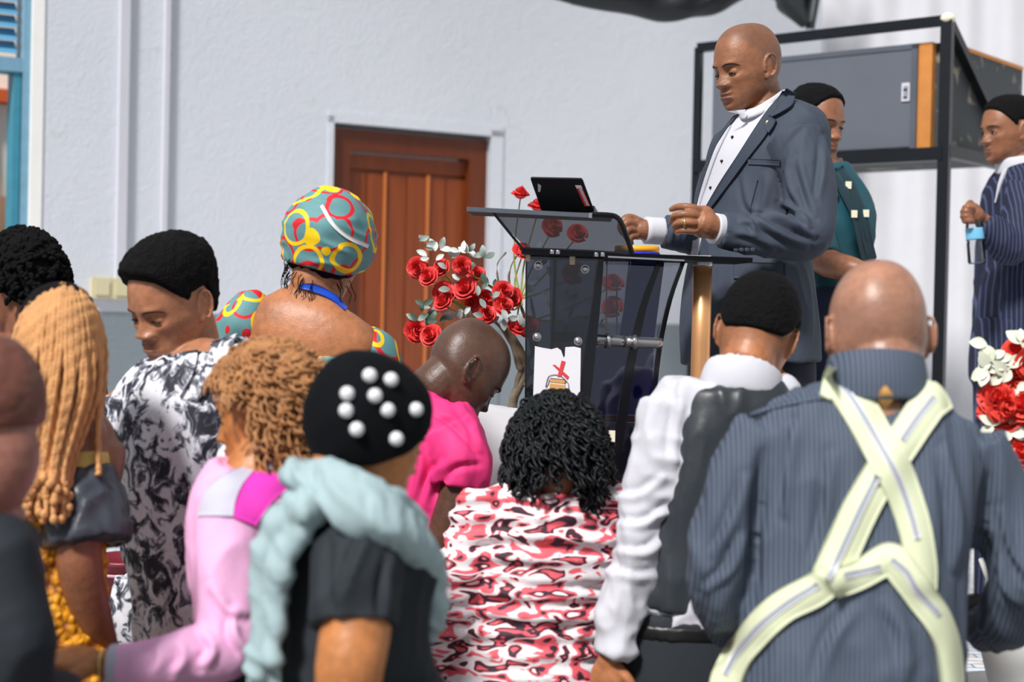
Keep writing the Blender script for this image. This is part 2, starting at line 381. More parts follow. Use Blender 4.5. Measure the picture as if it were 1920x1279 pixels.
def patch(b, A, B, off=.004, th=.003, n=24, m=8, mi=0, mb=None, bulge=0, sm=4, trim=0):
    """strip between two outlines, laid on the surface b"""
    mb = mb or MB(); a = cat([(x, y, 0) for x, y in A], n); c = cat([(x, y, 0) for x, y in B], n)
    D = np.full((n, m), np.nan); N = np.zeros((n, m, 3))
    for i in range(n):
        for j in range(m):
            t = j/(m-1); px, py = a[i, :2]*(1-t)+c[i, :2]*t; h, no = hit(b, px, py)
            if h is not None:
                D[i, j] = (h-CAM).dot(cF); N[i, j] = no if no.dot(ray(px, py)) < 0 else -no
    g = np.nanmedian(D) if not np.isnan(D).all() else 4
    for i in range(n):
        for j in range(m):
            if np.isnan(D[i, j]):
                w_ = [D[k, l] for k in range(max(0, i-2), min(n, i+3)) for l in range(max(0, j-2), min(m, j+3)) if not np.isnan(D[k, l])]
                D[i, j] = np.mean(w_) if w_ else g
    D0 = D.copy()
    for _ in range(sm):
        E = D.copy(); E[1:-1] = (D[:-2]+2*D[1:-1]+D[2:])/4
        if m > 3: G = E.copy(); G[:, 1:-1] = (E[:, :-2]+2*E[:, 1:-1]+E[:, 2:])/4; E = G
        D = E
        F_ = N.copy(); F_[1:-1] = N[:-2]+N[1:-1]+N[2:]; F_[:, 1:-1] += F_[:, :-2]+F_[:, 2:]; N = F_/(np.linalg.norm(F_, axis=2, keepdims=True)+1e-9)
    D -= np.max(np.clip(D-D0, 0, .004))*.5
    top = []; bot = []
    for i in range(n):
        for j in range(m):
            t = j/(m-1); px, py = a[i, :2]*(1-t)+c[i, :2]*t; r_ = ray(px, py)
            p = P(px, py, D[i, j]); bl = bulge*math.sin(math.pi*t)
            no = Vector(N[i, j]) if np.any(N[i, j]) else -r_
            nn = (no*.5-r_*.5).normalized()
            top.append(p+nn*(off+th+bl)); bot.append(p+nn*(off-.004))
    f = []
    for i in range(n-1):
        for j in range(m-1):
            k = i*m+j; f.append((k, k+1, k+m+1, k+m)); q = k+n*m; f.append((q, q+m, q+m+1, q+1))
    e = [i*m for i in range(n)], [i*m+m-1 for i in range(n)], list(range(m)), [(n-1)*m+j for j in range(m)]
    for s_, E in enumerate(e):
        for u, v in zip(E[:-1], E[1:]): f.append((u, v, v+n*m, u+n*m) if s_ in (1, 2) else (v, u, u+n*m, v+n*m))
    mb.add(top+bot, f, mi); return mb
def strip(b, path, w_, **k):
    """ribbon of pixel width w_ along a pixel path laid on b"""
    n = k.get('n', 30); p = cat([(x, y, 0) for x, y in path], n)[:, :2]; t = np.gradient(p, axis=0); t /= np.linalg.norm(t, axis=1)[:, None]
    ww = np.interp(np.linspace(0, 1, n), np.linspace(0, 1, len(w_)), w_)[:, None] if hasattr(w_, '__len__') else w_
    o = np.stack([-t[:, 1], t[:, 0]], 1)*ww/2
    return patch(b, [tuple(q) for q in p-o], [tuple(q) for q in p+o], **k)

# ------------------------------------------------------------ people
HK = np.array([  # z, half width, front y, back y, centre y
    (.1195, .004, .006, .014, .01), (.117, .022, -.018, .040, .012), (.108, .040, -.045, .066, .014), (.090, .057, -.068, .086, .015), (.066, .069, -.083, .098, .016),
    (.040, .0755, -.0905, .104, .016), (.014, .077, -.093, .103, .014), (-.012, .0755, -.088, .096, .010), (-.036, .072, -.086, .082, .004),
    (-.060, .067, -.086, .062, -.004), (-.082, .058, -.085, .036, -.018), (-.100, .044, -.082, .008, -.032), (-.112, .028, -.075, -.016, -.042), (-.118, .010, -.062, -.035, -.048)])
def sst(x, a, b): t = np.clip((x-a)/(b-a), 0, 1); return t*t*(3-2*t)
def head_grid(n=100, m=120):
    k = cat(HK, n) if False else None
    a = HK; e = np.vstack([2*a[0]-a[1], a, 2*a[-1]-a[-2]]); rows = []
    for t in np.linspace(0, len(a)-1, n):
        i = min(int(t), len(a)-2); u = t-i; p0, p1, p2, p3 = e[i:i+4]
        rows.append(.5*((2*p1)+(-p0+p2)*u+(2*p0-5*p1+4*p2-p3)*u*u+(-p0+3*p1-3*p2+p3)*u**3))
    v = []
    for z, w_, yf, yb, cy in rows:
        for j in range(m):
            q = 2*math.pi*j/m; x, y = math.cos(q), math.sin(q); ex = 2.25
            x = math.copysign(abs(x)**(2/ex), x); y = math.copysign(abs(y)**(2/ex), y)
            v.append((max(w_, .002)*x, cy+(cy-yf)*y if y < 0 else cy+(yb-cy)*y, z))
    return np.array(v), [f[::-1] for f in grid_faces(n, m)]
def gz(v, x, z, sx, sz): return np.exp(-((v[:, 0]-x)/sx)**2-((v[:, 2]-z)/sz)**2)
def face(v, o):
    v = v.copy(); fr = sst(-v[:, 1], .02, .055); dy = np.zeros(len(v)); x, z = v[:, 0], v[:, 2]
    nw = o.get('nose', 1.0)
    amp = np.interp(z, [-.056, -.0515, -.0475, -.041, -.032, -.015, .004, .018], [0, .006, .017, .0225, .018, .0095, .003, 0])
    wd = np.interp(z, [-.05, -.035, 0, .02], [.0160, .0135, .0100, .012])*nw
    dy -= amp*np.exp(-(x/wd)**2)
    for s in (-1, 1):
        dy -= .0125*gz(v, s*.0165*nw, -.0415, .0085, .0075)+.0048*gz(v, s*.03, .0140, .019, .0075)-.0135*gz(v, s*.031, -.009, .0165, .0115)
        dy -= .006*gz(v, s*.044, -.026, .017, .015)-.003*gz(v, s*.040, -.062, .012, .02)
        v[:, 0] += s*.0035*gz(v, s*.07, -.02, .02, .02)*(s*x > 0)
        dy += .0025*gz(v, s*.026, -.068, .004, .008)
    lw = o.get('lips', 1.0); ls = np.exp(-np.abs(x/.0225)**3)
    dy -= ls*lw*(.0082*np.exp(-((z+.0648)/.0052)**2)+.0088*np.exp(-((z+.0782)/.0058)**2)+.004*np.exp(-((z+.072)/.012)**2))
    dy += ls*.0080*np.exp(-((z+.0712)/.0017)**2)
    dy += .004*gz(v, 0, -.0905, .018, .005)-.0065*gz(v, 0, -.105, .017, .010)
    v[:, 1] += dy*fr; return v
class Person:
    def __init__(s, label, x, y, z=0, floor=0.0):
        s.root = thing('person', (x, y, z), label, 'person'); s.z = z
    def head(s, px, py, d, yaw, pitch=0, roll=0, sc=1.0, **o):
        s.M = rotm(yaw, pitch, roll); s.c = P(px, py, d); s.sc = sc; s.o = o; s.mb = MB()
        v, f = head_grid(); v = face(v, o); s.mb.add([s.L(p) for p in v], f)
        for g in (-1, 1):
            ell(s.mb, s.L((g*.031, -.067, -.009)), tuple(k*sc for k in (.0175, .0158, .0138)), s.M)
            if o.get('noears'): continue
            pts = []
            for t in np.linspace(-70, 205, 12):
                a = R(t); yl = -math.sin(a+1.57)*.017*-1; yl = -math.cos(a)*-.0165; zl = math.sin(a)*.030
                pts.append(s.L((g*(.0745+.010+.35*yl), .016+yl+zl*.18, -.006+zl)))
            tube(s.mb, pts, [.0035*sc]*12, n=30, m=8)
            E = s.M @ Matrix.Rotation(g*R(-18), 3, 'Z') @ Matrix.Rotation(R(-10), 3, 'X')
            ell(s.mb, s.L((g*.078, .014, -.008)), (.0054*sc, .0150*sc, .0265*sc), E)
            ell(s.mb, s.L((g*.0785, .006, -.034)), (.0050*sc, .0075*sc, .010*sc), E)
            ell(s.mb, s.L((g*.078, .001, -.008)), (.0050*sc, .0045*sc, .008*sc), E)
        return s
    def L(s, p): return s.M @ (Vector(p)*s.sc)+s.c
    def neck(s, px, py, d, r0=.055, r1=.06):
        tube(s.mb, [s.L((0, .022, -.01)), s.L((0, .032, -.075)), P(px, py, d)], [r0*s.sc, r0*s.sc, r1], m=24); return s
    def loc(s, co): return (co-np.array(s.c)) @ np.array(s.M)/s.sc
    def body(s, skin, voxel=.0035, sm=2, scalp=None, extra=None):
        def paint(co):
            v = s.loc(co); fr = (v[:, 1] < -.05)
            lip = fr*np.exp(-(v[:, 0]/.023)**6)*sst(.0125-np.abs(v[:, 2]+.0715), 0, .004)
            lipz = np.zeros((len(v), 3)); lipz[:, 0] = lip*.8
            if scalp is not None: lipz[:, 1] = scalp(v)*(np.linalg.norm(v, axis=1) < .17)
            if extra: lipz[:, 1] = np.maximum(lipz[:, 1], extra(v))
            return lipz
        s.bo = obj('body', s.mb, skin, s.root, voxel, sm, paint=paint); s.bv = bvh(s.bo); return s
    def fp(s, x, z):
        h = s.bv.ray_cast(s.L((x, -.3, z)), s.M @ Vector((0, 1, 0)))[0]
        return h if h else s.L((x, -.085, z))
    def eyes(s, op=.5, down=.3, sides=(-1, 1), brow=True):
        for g in sides:
            mb = MB(); n, m = 15, 9; vs_ = []; fs = []
            for i in range(n):
                u = -1+2*i/(n-1)
                for j in range(m):
                    v = -1+2*j/(m-1); a = u*.82; b = (v*.36*op*(1-u*u)**.6-.10-down*.3)
                    r_ = Vector((math.sin(a)*.0184, -math.cos(a)*math.cos(b)*.0166, math.sin(b)*.0148))
                    vs_.append(s.L(Vector((g*.031, -.067, -.009))+r_))
            mi = []
            for i in range(n-1):
                for j in range(m-1):
                    u = -1+2*(i+.5)/(n-1); f = (i*m+j, (i+1)*m+j, (i+1)*m+j+1, i*m+j+1); mb.add([], [], 0)
                    fs.append(f); mi.append(1 if abs(u+.0) < .36 else 0)
            mb.v = [tuple(q) for q in vs_]; mb.f = fs; mb.mi = mi
            e = obj('eye', mb, [MT['eyewhite'], MT['iris']], s.root)
            mb = MB(); tube(mb, [Vector(vs_[i*m+m-1]) for i in range(0, n, 2)], [.0010, .0018, .0023, .0025, .0025, .0023, .0018, .0010], m=6); obj('eyelash', mb, MT['iris'], s.root)
            if brow:
                mb = MB(); pts = [s.fp(g*a, b) for a, b in ((.012, .0080), (.024, .0118), (.036, .0130), (.047, .0105), (.055, .0045))]
                tube(mb, pts, [.0014*s.sc, .0024*s.sc, .0023*s.sc, .0016*s.sc, .0006], m=8); obj('eyebrow', mb, MT['brow'], s.root)
    def cap(s, name, m, line, thick, namp=.002, nsc=90, voxel=0, stretch=(1, 1, 1), pre=None, n=110, mm=130, ridge=False, sink=.012):
        v, f = head_grid(n, mm); hz = np.interp(v[:, 1], *zip(*line)); mk = sst(v[:, 2]-hz, -.006, .010)
        d = v-np.array((0, .012, .0)); d /= np.linalg.norm(d, axis=1)[:, None]
        t = thick(v) if callable(thick) else thick
        nz = vnoise(v*nsc*np.array(stretch), 3); nz = (1-2*np.abs(nz)) if ridge else nz
        v = v+d*((t+namp*nz+namp*.5*vnoise(v*nsc*2.1, 5))*mk-sink*(1-mk))[:, None]
        if pre: v = pre(v)
        mb = MB(); mb.add([s.L(p) for p in v], f); return obj(name, mb, m, s.root)
    def garment(s, name, mb, m, voxel=.007, sm=3, amp=.007, sc=(15, 15, 7), seed=1, fn=None):
        def disp(c):
            k = c*np.array(sc); w_ = vnoise(k*.6+3, seed+9)[:, None]*.6
            a = vnoise(k+w_, seed); b = vnoise(k*2.1+w_*2, seed+1)
            r = amp*((1-2*np.abs(a))*.8+(1-2*np.abs(b))*.4-.3)
            return r+(fn(c) if fn else 0)
        o = obj(name, mb, m, s.root, voxel, sm, disp); return o
def creases(c, lines, near=None):
    # pressed folds: each line = (points in the photo frame, height, width in px); ridge with a valley on its lower side
    q = c-np.array(CAM); z = q @ np.array(cF); x = 960+FPX*(q @ np.array(cR))/z; y = 639.5-FPX*(q @ np.array(cU))/z; out = np.zeros(len(c))
    for pts, A, w_ in lines:
        p = cat([(a, b, 0) for a, b in pts], 24)[:, :2]; best = np.full(len(c), 1e9); sd = np.zeros(len(c)); en = np.ones(len(c))
        for i in range(23):
            a, b = p[i], p[i+1]; d = b-a; L = d.dot(d)+1e-9; t = np.clip(((x-a[0])*d[0]+(y-a[1])*d[1])/L, 0, 1)
            ex = x-a[0]-t*d[0]; ey = y-a[1]-t*d[1]; ds = np.hypot(ex, ey); m_ = ds < best; best[m_] = ds[m_]; sg = np.sign(d[0]*ey-d[1]*ex); sd[m_] = sg[m_]
            k = (i+t[m_])/23; en[m_] = np.sin(np.pi*np.clip(k*.92+.04, 0, 1))**.6
        s_ = best*sd
        if A > 0: v = A*(np.exp(-(s_/w_)**2)-.9*np.exp(-((s_-w_*1.5)/(w_*.8))**2))
        else: v = A*np.exp(-(s_/w_)**2)
        out += v*en
    return out*((z < near) if near else 1)
def lat(yaw, tilt=0): y = R(yaw); t = R(tilt); return (math.cos(y)*math.cos(t), math.sin(y)*math.cos(t), math.sin(t))
def torso(mb, secs, yaw, tilt=0, k=1.0, ex=2.3, **kw):
    return loft(mb, [(P(x, y, d), lat(yaw, tilt), a*k, b*k) for x, y, d, a, b in secs], ex=ex, **kw)
def arm(mb, pts, rad, **k): return tube(mb, [P(*p) for p in pts], rad, m=22, **k)
def legs(p, hip, yaw, m, w_=.085, shoes=True, skirt=False):
    l = Vector(lat(yaw)); f = Vector((math.sin(R(yaw)), -math.cos(R(yaw)), 0)); z0 = p.z; mb = MB()
    if skirt:
        loft(mb, [(hip+V(0, 0, .1), l, .17, .12), (hip, l, .19, .14), (V(hip.x, hip.y, z0+.55), l, .20, .15), (V(hip.x, hip.y, z0+.35), l, .22, .16)]); obj('skirt', mb, m, p.root, .012, 2)
        mb = MB()
        for g in (-1, 1): tube(mb, [V(hip.x, hip.y, z0+.5)+l*g*.08, V(hip.x, hip.y, z0+.06)+l*g*.08], [.05, .032])
        obj('leg', mb, SK['mid_brown'], p.root)
    else:
        loft(mb, [(hip+V(0, 0, .12), l, .165, .12), (hip, l, .18, .13), (hip-V(0, 0, .1), l, .18, .13)])
        for g in (-1, 1): tube(mb, [hip+l*g*w_-V(0, 0, .05), V(hip.x, hip.y, (hip.z+z0)/2)+l*g*(w_+.01), V(hip.x, hip.y, z0+.05)+l*g*(w_+.02)], [.095, .075, .06], m=18)
        obj('trousers', mb, m, p.root, .012, 3)
    if shoes:
        for g in (-1, 1):
            mb = MB(); c = V(hip.x, hip.y, z0+.045)+l*g*(w_+.02); tube(mb, [c-f*.07, c+f*.03, c+f*.15+V(0, 0, -.008)], [.044, .046, .034], m=14); obj('shoe', mb, MT['shoe'], p.root)
def hand(mb, wrist, tip, normal, s=1.0, curl=(20, 28, 32, 38), thumb=1, spread=7, side=1):
    """wrist position, direction to the fingers, back-of-hand normal; five separate fingers"""
    w_ = Vector(wrist); t = Vector(tip).normalized(); n_ = Vector(normal); n_ = (n_-t*n_.dot(t)).normalized(); l = t.cross(n_)*side
    tube(mb, [w_-t*.02*s, w_+t*.015*s], [.026*s, .027*s], m=14, up=n_, flat=.75)
    Mx = Matrix((l, t, n_)).transposed(); ell(mb, w_+t*.05*s, (.041*s, .050*s, .0165*s), Mx)
    for i, (o_, ln, cu) in enumerate(zip((-.030, -.0105, .0095, .028), (.072, .080, .074, .058), curl)):
        p = w_+t*(.085-abs(o_)*.25)*s+l*o_*s; d_ = (t+l*math.tan(R(spread*(i-1.5)))).normalized(); pts = [p-d_*.02*s, p]; a = 0
        for k in (.44, .30, .26):
            a += R(cu)*(1.1 if k > .4 else 1); q = d_*math.cos(a)-n_*math.sin(a); p = p+q*ln*k*s; pts.append(p)
        tube(mb, pts, [.0098*s, .0098*s, .0088*s, .0080*s, .0068*s], n=18, m=12)
    p = w_+t*.025*s-l*.026*s
    tube(mb, [p, p+(t*.6-l*.75-n_*.25).normalized()*.035*s, p+(t*.9-l*.6-n_*.5).normalized()*.066*s, p+(t*1.0-l*.42-n_*.6).normalized()*.088*s], [.014*s, .012*s, .0105*s, .008*s], n=16, m=12)
def collar(p, name, m, ring, h=.035, out=.012, th=.004):
    pass

# ------------------------------------------------------------ the hall
W0 = V(-.861, 7.55, 0); WT = V(.863, .504, 0).normalized(); WN = V(.504, -.863, 0).normalized()
def wp(t, z, off=0): return W0+WT*t+V(0, 0, z)+WN*off
def onwall(px, py, off=0):
    r_ = ray(px, py); k = (W0+WN*off-CAM).dot(WN)/r_.dot(WN); return CAM+r_*k
def wallbox(mb, t0, t1, z0, z1, o0=-.22, o1=0, mi=0):
    vs_ = [wp(t, z, o) for z in (z0, z1) for o in (o0, o1) for t in (t0, t1)]
    return mb.add(vs_, [(0, 1, 3, 2), (4, 6, 7, 5), (0, 4, 5, 1), (2, 3, 7, 6), (0, 2, 6, 4), (1, 5, 7, 3)], mi)
mb = MB()
for a in ((-7, -3.4, 0, 4.4), (-3.4, -1.385, 0, 1.15), (-3.4, -1.385, 3.3, 4.4), (-1.385, 0, 0, 4.4), (0, .85, 0, .6), (0, .85, 2.52, 4.4), (.85, 4.2, 0, 4.4)): wallbox(mb, *a)
struct(obj('wall_back', mb, MT['wall'], smooth=False))
mb = MB(); box(mb, (-6, -3, -.1), (7, 14, 0)); struct(obj('floor', mb, MT['floor'], smooth=False))
mb = MB(); prism(mb, [V(-5, 4.18, 0), V(-.01, 4.18, 0), V(-.01, 3.87, 0), V(6.5, 3.87, 0), V(6.5, 12.0, 0), wp(4.2, 0, .02), wp(-4.6, 0, .02)], V(0, 0, .6)); struct(obj('stage_floor', mb, MT['stage'], smooth=False))
mb = MB(); box(mb, (4.9, 3.0, 0), (5.1, 12, 4.4)); struct(obj('wall_right', mb, MT['white'], smooth=False))
# plaster reveal round the door
mb = MB(); wallbox(mb, -.03, 0, .6, 2.55, -.02, .006); wallbox(mb, .85, .92, .6, 2.55, -.02, .006); wallbox(mb, -.03, .92, 2.52, 2.575, -.02, .006)
struct(obj('trim_1', mb, MT['wall'], smooth=False))
# door
dt = thing('door_1', wp(.42, .6, -.1), 'varnished brown wooden door in the pale wall behind the rose tree', 'door'); struct(dt)
mb = MB(); wallbox(mb, .004, .10, .6, 2.50, -.16, -.03); wallbox(mb, .75, .846, .6, 2.50, -.16, -.03); wallbox(mb, .10, .75, 2.40, 2.50, -.16, -.03); obj('door_frame', mb, MT['doorframe'], dt, smooth=False)
mb = MB(); wallbox(mb, .10, .75, .61, 2.39, -.13, -.09)
for i in range(6): wallbox(mb, .105+i*.108, .105+i*.108+.103, .62, 2.30, -.10, -.078+.004*(i % 2))
wallbox(mb, .10, .75, 2.32, 2.39, -.10, -.07); obj('door_panel', mb, MT['door'], dt, smooth=False)
mb = MB()
for t in (.30, .535): wallbox(mb, t, t+.012, .62, 2.31, -.09, -.066)
obj('door_beading', mb, woodmat('light_wood_beading', C(176, 92, 40), C(214, 132, 70)), dt, smooth=False)
# window with louvres at the left
wn = thing('window_1', wp(-2.2, 1.15, -.1), 'blue steel window with glass louvres above an open pane at left edge', 'window'); struct(wn)
mb = MB(); T1 = -1.385
wallbox(mb, T1-.05, T1-.02, 1.15, 3.3, -.16, -.02); wallbox(mb, -3.4, T1, 2.62, 2.68, -.15, -.03); wallbox(mb, -3.4, T1, 1.15, 1.2, -.15, -.03); wallbox(mb, -2.1, -2.05, 1.15, 3.3, -.15, -.03)
obj('window_frame', mb, MT['bluewin'], wn, smooth=False)
mb = MB(); wallbox(mb, T1-.085, T1-.055, 1.15, 2.62, -.15, -.04); obj('window_stile', mb, MT['tealwin'], wn, smooth=False)
mb = MB()
for k in range(10):
    z = 2.72+k*.055
    for (a, b) in ((-2.05, T1-.07), (-3.4, -2.1)):
        mb.add([wp(a, z-.02, -.05), wp(b, z-.02, -.05), wp(b, z+.035, -.11), wp(a, z+.035, -.11), wp(a, z-.014, -.05), wp(b, z-.014, -.05), wp(b, z+.041, -.11), wp(a, z+.041, -.11)], [(0, 1, 2, 3), (7, 6, 5, 4), (0, 4, 5, 1), (1, 5, 6, 2), (2, 6, 7, 3), (3, 7, 4, 0)])
obj('louvre_glass', mb, MT['louvre'], wn, smooth=False)
mb = MB(); wallbox(mb, T1-.02, T1+.03, 1.1, 3.3, -.22, .006); struct(obj('trim_2', mb, MT['white'], smooth=False))
# outside the window
mb = MB(); wallbox(mb, -8, -1.0, 0, 4.2, -1.4, -1.3); struct(obj('wall_outside', mb, MT['brightwall'], smooth=False))
mb = MB(); wallbox(mb, -6.5, -1.2, 2.635, 2.70, -1.3, -1.2); tag(obj('orange_beam', mb, MT['orangepaint'], smooth=False), 'orange painted beam on the sunlit wall outside the window', 'beam')
mb = MB(); tube(mb, [wp(-3.6, 2.62, -1.15), wp(-1.90, 2.62, -1.15)], .022); tag(obj('tube_lamp', mb, MT['trim']), 'white tube lamp below the orange beam outside the window', 'lamp')
mb = MB(); wallbox(mb, -5.5, -1.3, 2.20, 2.56, -1.28, -1.26); tag(obj('printed_poster', mb, MT['poster'], smooth=False), 'printed poster with pink and blue blocks outside the window', 'poster')
mb = MB(); wallbox(mb, -6.5, -1.2, .3, 2.17, -1.29, -1.24); tag(obj('tan_board', mb, MT['tanpaint'], smooth=False), 'tan board under the printed poster outside the window', 'board')
# pipes and switch plate on the wall
def wallpole(name, xt, xb, yb, w_, m, lab, cat_):
    a = onwall(xt, -60, .012); a = a+(a-onwall(xt-1, 0, .012)).normalized()*0+V(0, 0, 4.38-a.z); b = onwall(xb, yb, .012); b = V(a.x, a.y, b.z)
    mb = MB(); bar(mb, a, b, w_, .03, up=WN); tag(obj(name, mb, m, smooth=False), lab, cat_)
wallpole('conduit', 236, 228, 528, .042, MT['trim'], 'wide pale vertical conduit running down to the switch plate', 'pipe')
wallpole('conduit', 316, 308, 800, .022, MT['trim'], 'narrow pale conduit right of the wide one on the wall', 'pipe')
a = onwall(205, 541, .0); tl = (a-W0).dot(WT); sw = thing('socket_plate', a, 'beige double socket plate below the wide conduit on the wall', 'socket')
for k in (0, 1):
    mb = MB(); wallbox(mb, tl-.085+k*.09, tl+.003+k*.09, a.z-.045, a.z+.045, 0, .03); wallbox(mb, tl-.072+k*.09, tl-.01+k*.09, a.z-.03, a.z+.03, .028, .036); obj('socket', mb, MT['beige'], sw, smooth=False)
# black drape swags under the roof
def swag(name, pts, thick, m, lab, bot):
    mb = MB(); n = 60; c = cat([P(*p) for p in pts], n); bt = np.interp(np.linspace(0, 1, n), np.linspace(0, 1, len(bot)), bot); vs_ = []
    for i in range(n):
        for j in range(14):
            q = 2*math.pi*j/14; r_ = thick*(1+.16*math.sin(i*.7+j*2)); vs_.append(V(*c[i])+V(0, math.cos(q)*r_, math.sin(q)*bt[i]*(1+.08*math.sin(i*.5+j))*(1 if math.sin(q) < 0 else 7))) 
    mb.add(vs_, grid_faces(n, 14)); return tag(obj(name, mb, m, voxel=.02, sm=2), lab, 'drape')
swag('black_drape', [(930, -52, 7.0), (1040, -42, 7.1), (1230, -2, 7.2), (1345, -8, 7.2), (1440, -36, 7.3)], .10, MT['black_drape'], 'black fabric drape swagged along the top of the wall', [.06, .10, .10, .08, .02])
mb = MB(); vs_ = []
for i in range(16):
    t = i/15; 
    for j in range(10):
        u = j/9; x0 = 1428+t*t*78; x1 = 1545-t*18; vs_.append(P(x0+(x1-x0)*u, -45-260*max(0, .07-t)/.07+t*100-(1-u)**2*(20*t), 7.55+.06*math.sin(u*9+t*2)))
f_ = grid_faces(16, 10, closed=False); mb.add(vs_, f_); o = obj('black_drape', mb, MT['black_drape']); mod = o.modifiers.new('s', 'SOLIDIFY'); mod.thickness = .03; tag(o, 'gathered end of black drape hanging down above the steel stand', 'drape')
# white curtains behind the stand
def curtain(name, x0, x1, y0, y1, z0, z1, lab, pl=.07, am=.035):
    mb = MB(); n = int(math.hypot(x1-x0, y1-y0)/.015); vs_ = []; m = 22
    d_ = V(x1-x0, y1-y0, 0).normalized(); nn = V(d_.y, -d_.x, 0)
    for i in range(n):
        t = i/(n-1)
        for j in range(m):
            u = j/(m-1); s_ = t*math.hypot(x1-x0, y1-y0)
            vs_.append(V(x0+(x1-x0)*t, y0+(y1-y0)*t, z0+(z1-z0)*u)+nn*am*(math.sin(s_*6.28/pl/2.2+.5*math.sin(s_*7+u*2))*.8+.5*math.sin(s_*3.1+u)))
    mb.add(vs_, grid_faces(n, m, closed=False)); o = obj(name, mb, MT['curtain']); tag(o, lab, 'curtain'); return o
cz = P(1530, 0, 8.3)
curtain('white_curtain', cz.x+.02, 4.6, 8.25, 7.4, .6, 4.2, 'tall pleated white curtain hanging behind the steel stand', .10, .03)
# steel stand
def PD(px, py, d): return P(px, py, d)
st = thing('steel_stand', PD(1768, 740, 6), 'black square-tube steel stand holding the grey loudspeaker cabinet', 'stand'); BM = MT['black_metal']
A_ = PD(1777, 38, 6.0); B_ = PD(1311, 90, 6.7); up = V(0, 0, 1)
Az = PD(1770, 283, 6.0).z; Bz = PD(1305, 300, 6.7).z; U = (A_-B_); U.z = 0; U.normalize(); Wd = V(-U.y, U.x, 0); Wd = Wd if Wd.y > 0 else -Wd
def part_bar(n_, p, q, w_, h_=None): mb = MB(); bar(mb, p, q, w_, h_ or w_); obj(n_, mb, BM, st, smooth=False)
part_bar('post', V(A_.x, A_.y, .6), A_, .042); part_bar('post', V(B_.x, B_.y, .6), B_, .03)
BK = .95
for q in (A_, B_): part_bar('post', V(q.x, q.y, .6)+Wd*BK, V(q.x, q.y, Az)+Wd*BK, .03)
part_bar('top_rail', B_, A_, .036); part_bar('lower_rail', V(B_.x, B_.y, Az-.01), V(A_.x, A_.y, Az-.01), .05)
part_bar('lower_rail', V(A_.x, A_.y, Az), V(A_.x, A_.y, Az)+Wd*BK, .045); part_bar('lower_rail', V(B_.x, B_.y, Az), V(B_.x, B_.y, Az)+Wd*BK, .03)
part_bar('brace', A_, V(A_.x, A_.y, Az+.02)+Wd*.66, .034)
mb = MB(); ell(mb, A_+V(0, 0, .006), (.028, .028, .022)); obj('weld_joint', mb, MT['cream'], st)
# loudspeaker cabinet lying in the stand
zb = Az+.017; sp = thing('loudspeaker_cabinet', V(A_.x, A_.y, zb)-U*.5+Wd*.3, 'long grey-grilled loudspeaker cabinet with worn plywood edge lying in the black stand', 'loudspeaker')
o0 = V(A_.x, A_.y, zb)+Wd*.04-U*.025; Lx, Dy, Hz = 1.02, .75, .405
def cb(mb, a, b): 
    vs_ = [o0-U*x+Wd*y+V(0, 0, z) for z in (a[2], b[2]) for y in (a[1], b[1]) for x in (a[0], b[0])]
    mb.add(vs_, [(0, 2, 3, 1), (4, 5, 7, 6), (0, 1, 5, 4), (2, 6, 7, 3), (0, 4, 6, 2), (1, 3, 7, 5)])
mb = MB(); cb(mb, (.0, .03, 0), (Lx, Dy, Hz)); obj('cabinet', mb, MT['scuff'], sp, smooth=False)
mb = MB(); cb(mb, (.05, -.004, .004), (.11, .03, Hz)); cb(mb, (-.003, .03, Hz-.012), (.01, Dy, Hz+.003)); obj('plywood_edge', mb, MT['rawwood'], sp, smooth=False)
mb = MB(); cb(mb, (.115, -.014, .012), (Lx, .03, Hz-.02)); obj('grille', mb, MT['grille'], sp, smooth=False)
mb = MB(); cb(mb, (.105, -.018, .004), (.128, .02, Hz-.004)); cb(mb, (.105, -.018, Hz-.022), (Lx, .02, Hz-.002)); obj('grille_frame', mb, MT['lipgrey'], sp, smooth=False)
mb = MB(); cb(mb, (.132, -.020, .185), (.165, -.014, .255)); obj('badge', mb, MT['trim'], sp, smooth=False)
mb = MB()
for z in (.195, .225): cb(mb, (.140, -.022, z), (.157, -.019, z+.008))
for x in (.140, .150): cb(mb, (x, -.022, .205), (x+.004, -.019, .243))
obj('badge_mark', mb, MT['ink'], sp, smooth=False)

# ------------------------------------------------------------ lectern
LD = 3.93
lc = thing('lectern', V(P(1150, 700, 4.1).x, 4.12, .6), 'smoked acrylic lectern with a copper column and slanted reading desk', 'lectern')
def px_prism(name, poly, d, th, m, parent, mb=None, build=True, mi=0):
    mb = mb or MB(); prism(mb, [P(x, y, d) for x, y in poly], V(0, th, 0), mi)
    return obj(name, mb, m, parent, smooth=False) if build else mb
LB = 1372   # pixel row of the stage surface at the lectern
px_prism('front_panel', [(986, 474), (1128, 480), (1122, 560), (1108, 680), (1095, 800), (1086, 920), (1080, LB), (975, LB), (984, 800)], LD, .008, MT['smoke'], lc)
px_prism('front_panel', [(1134, 480), (1282, 487), (1257, 560), (1239, 640), (1229, 720), (1222, 820), (1216, 920), (1212, LB), (1086, LB), (1094, 900), (1104, 760), (1118, 620)], LD+.10, .008, MT['smoke_lt'], lc)
px_prism('rear_panel', [(1030, 478), (1186, 484), (1180, 700), (1160, LB), (1040, LB)], LD+.24, .008, MT['smoke_lt'], lc)
def edge(pts, d, w_, th=.05):
    mb = MB(); c = cat([(x, y, 0) for x, y in pts], 20); ww = np.interp(np.linspace(0, 1, 20), np.linspace(0, 1, len(w_)), w_)
    prism(mb, [P(x-k/2, y, d) for (x, y, _), k in zip(c, ww)]+[P(x+k/2, y, d) for (x, y, _), k in list(zip(c, ww))[::-1]], V(0, th, 0)); obj('panel_edge', mb, MT['acryl_black'], lc, smooth=False)
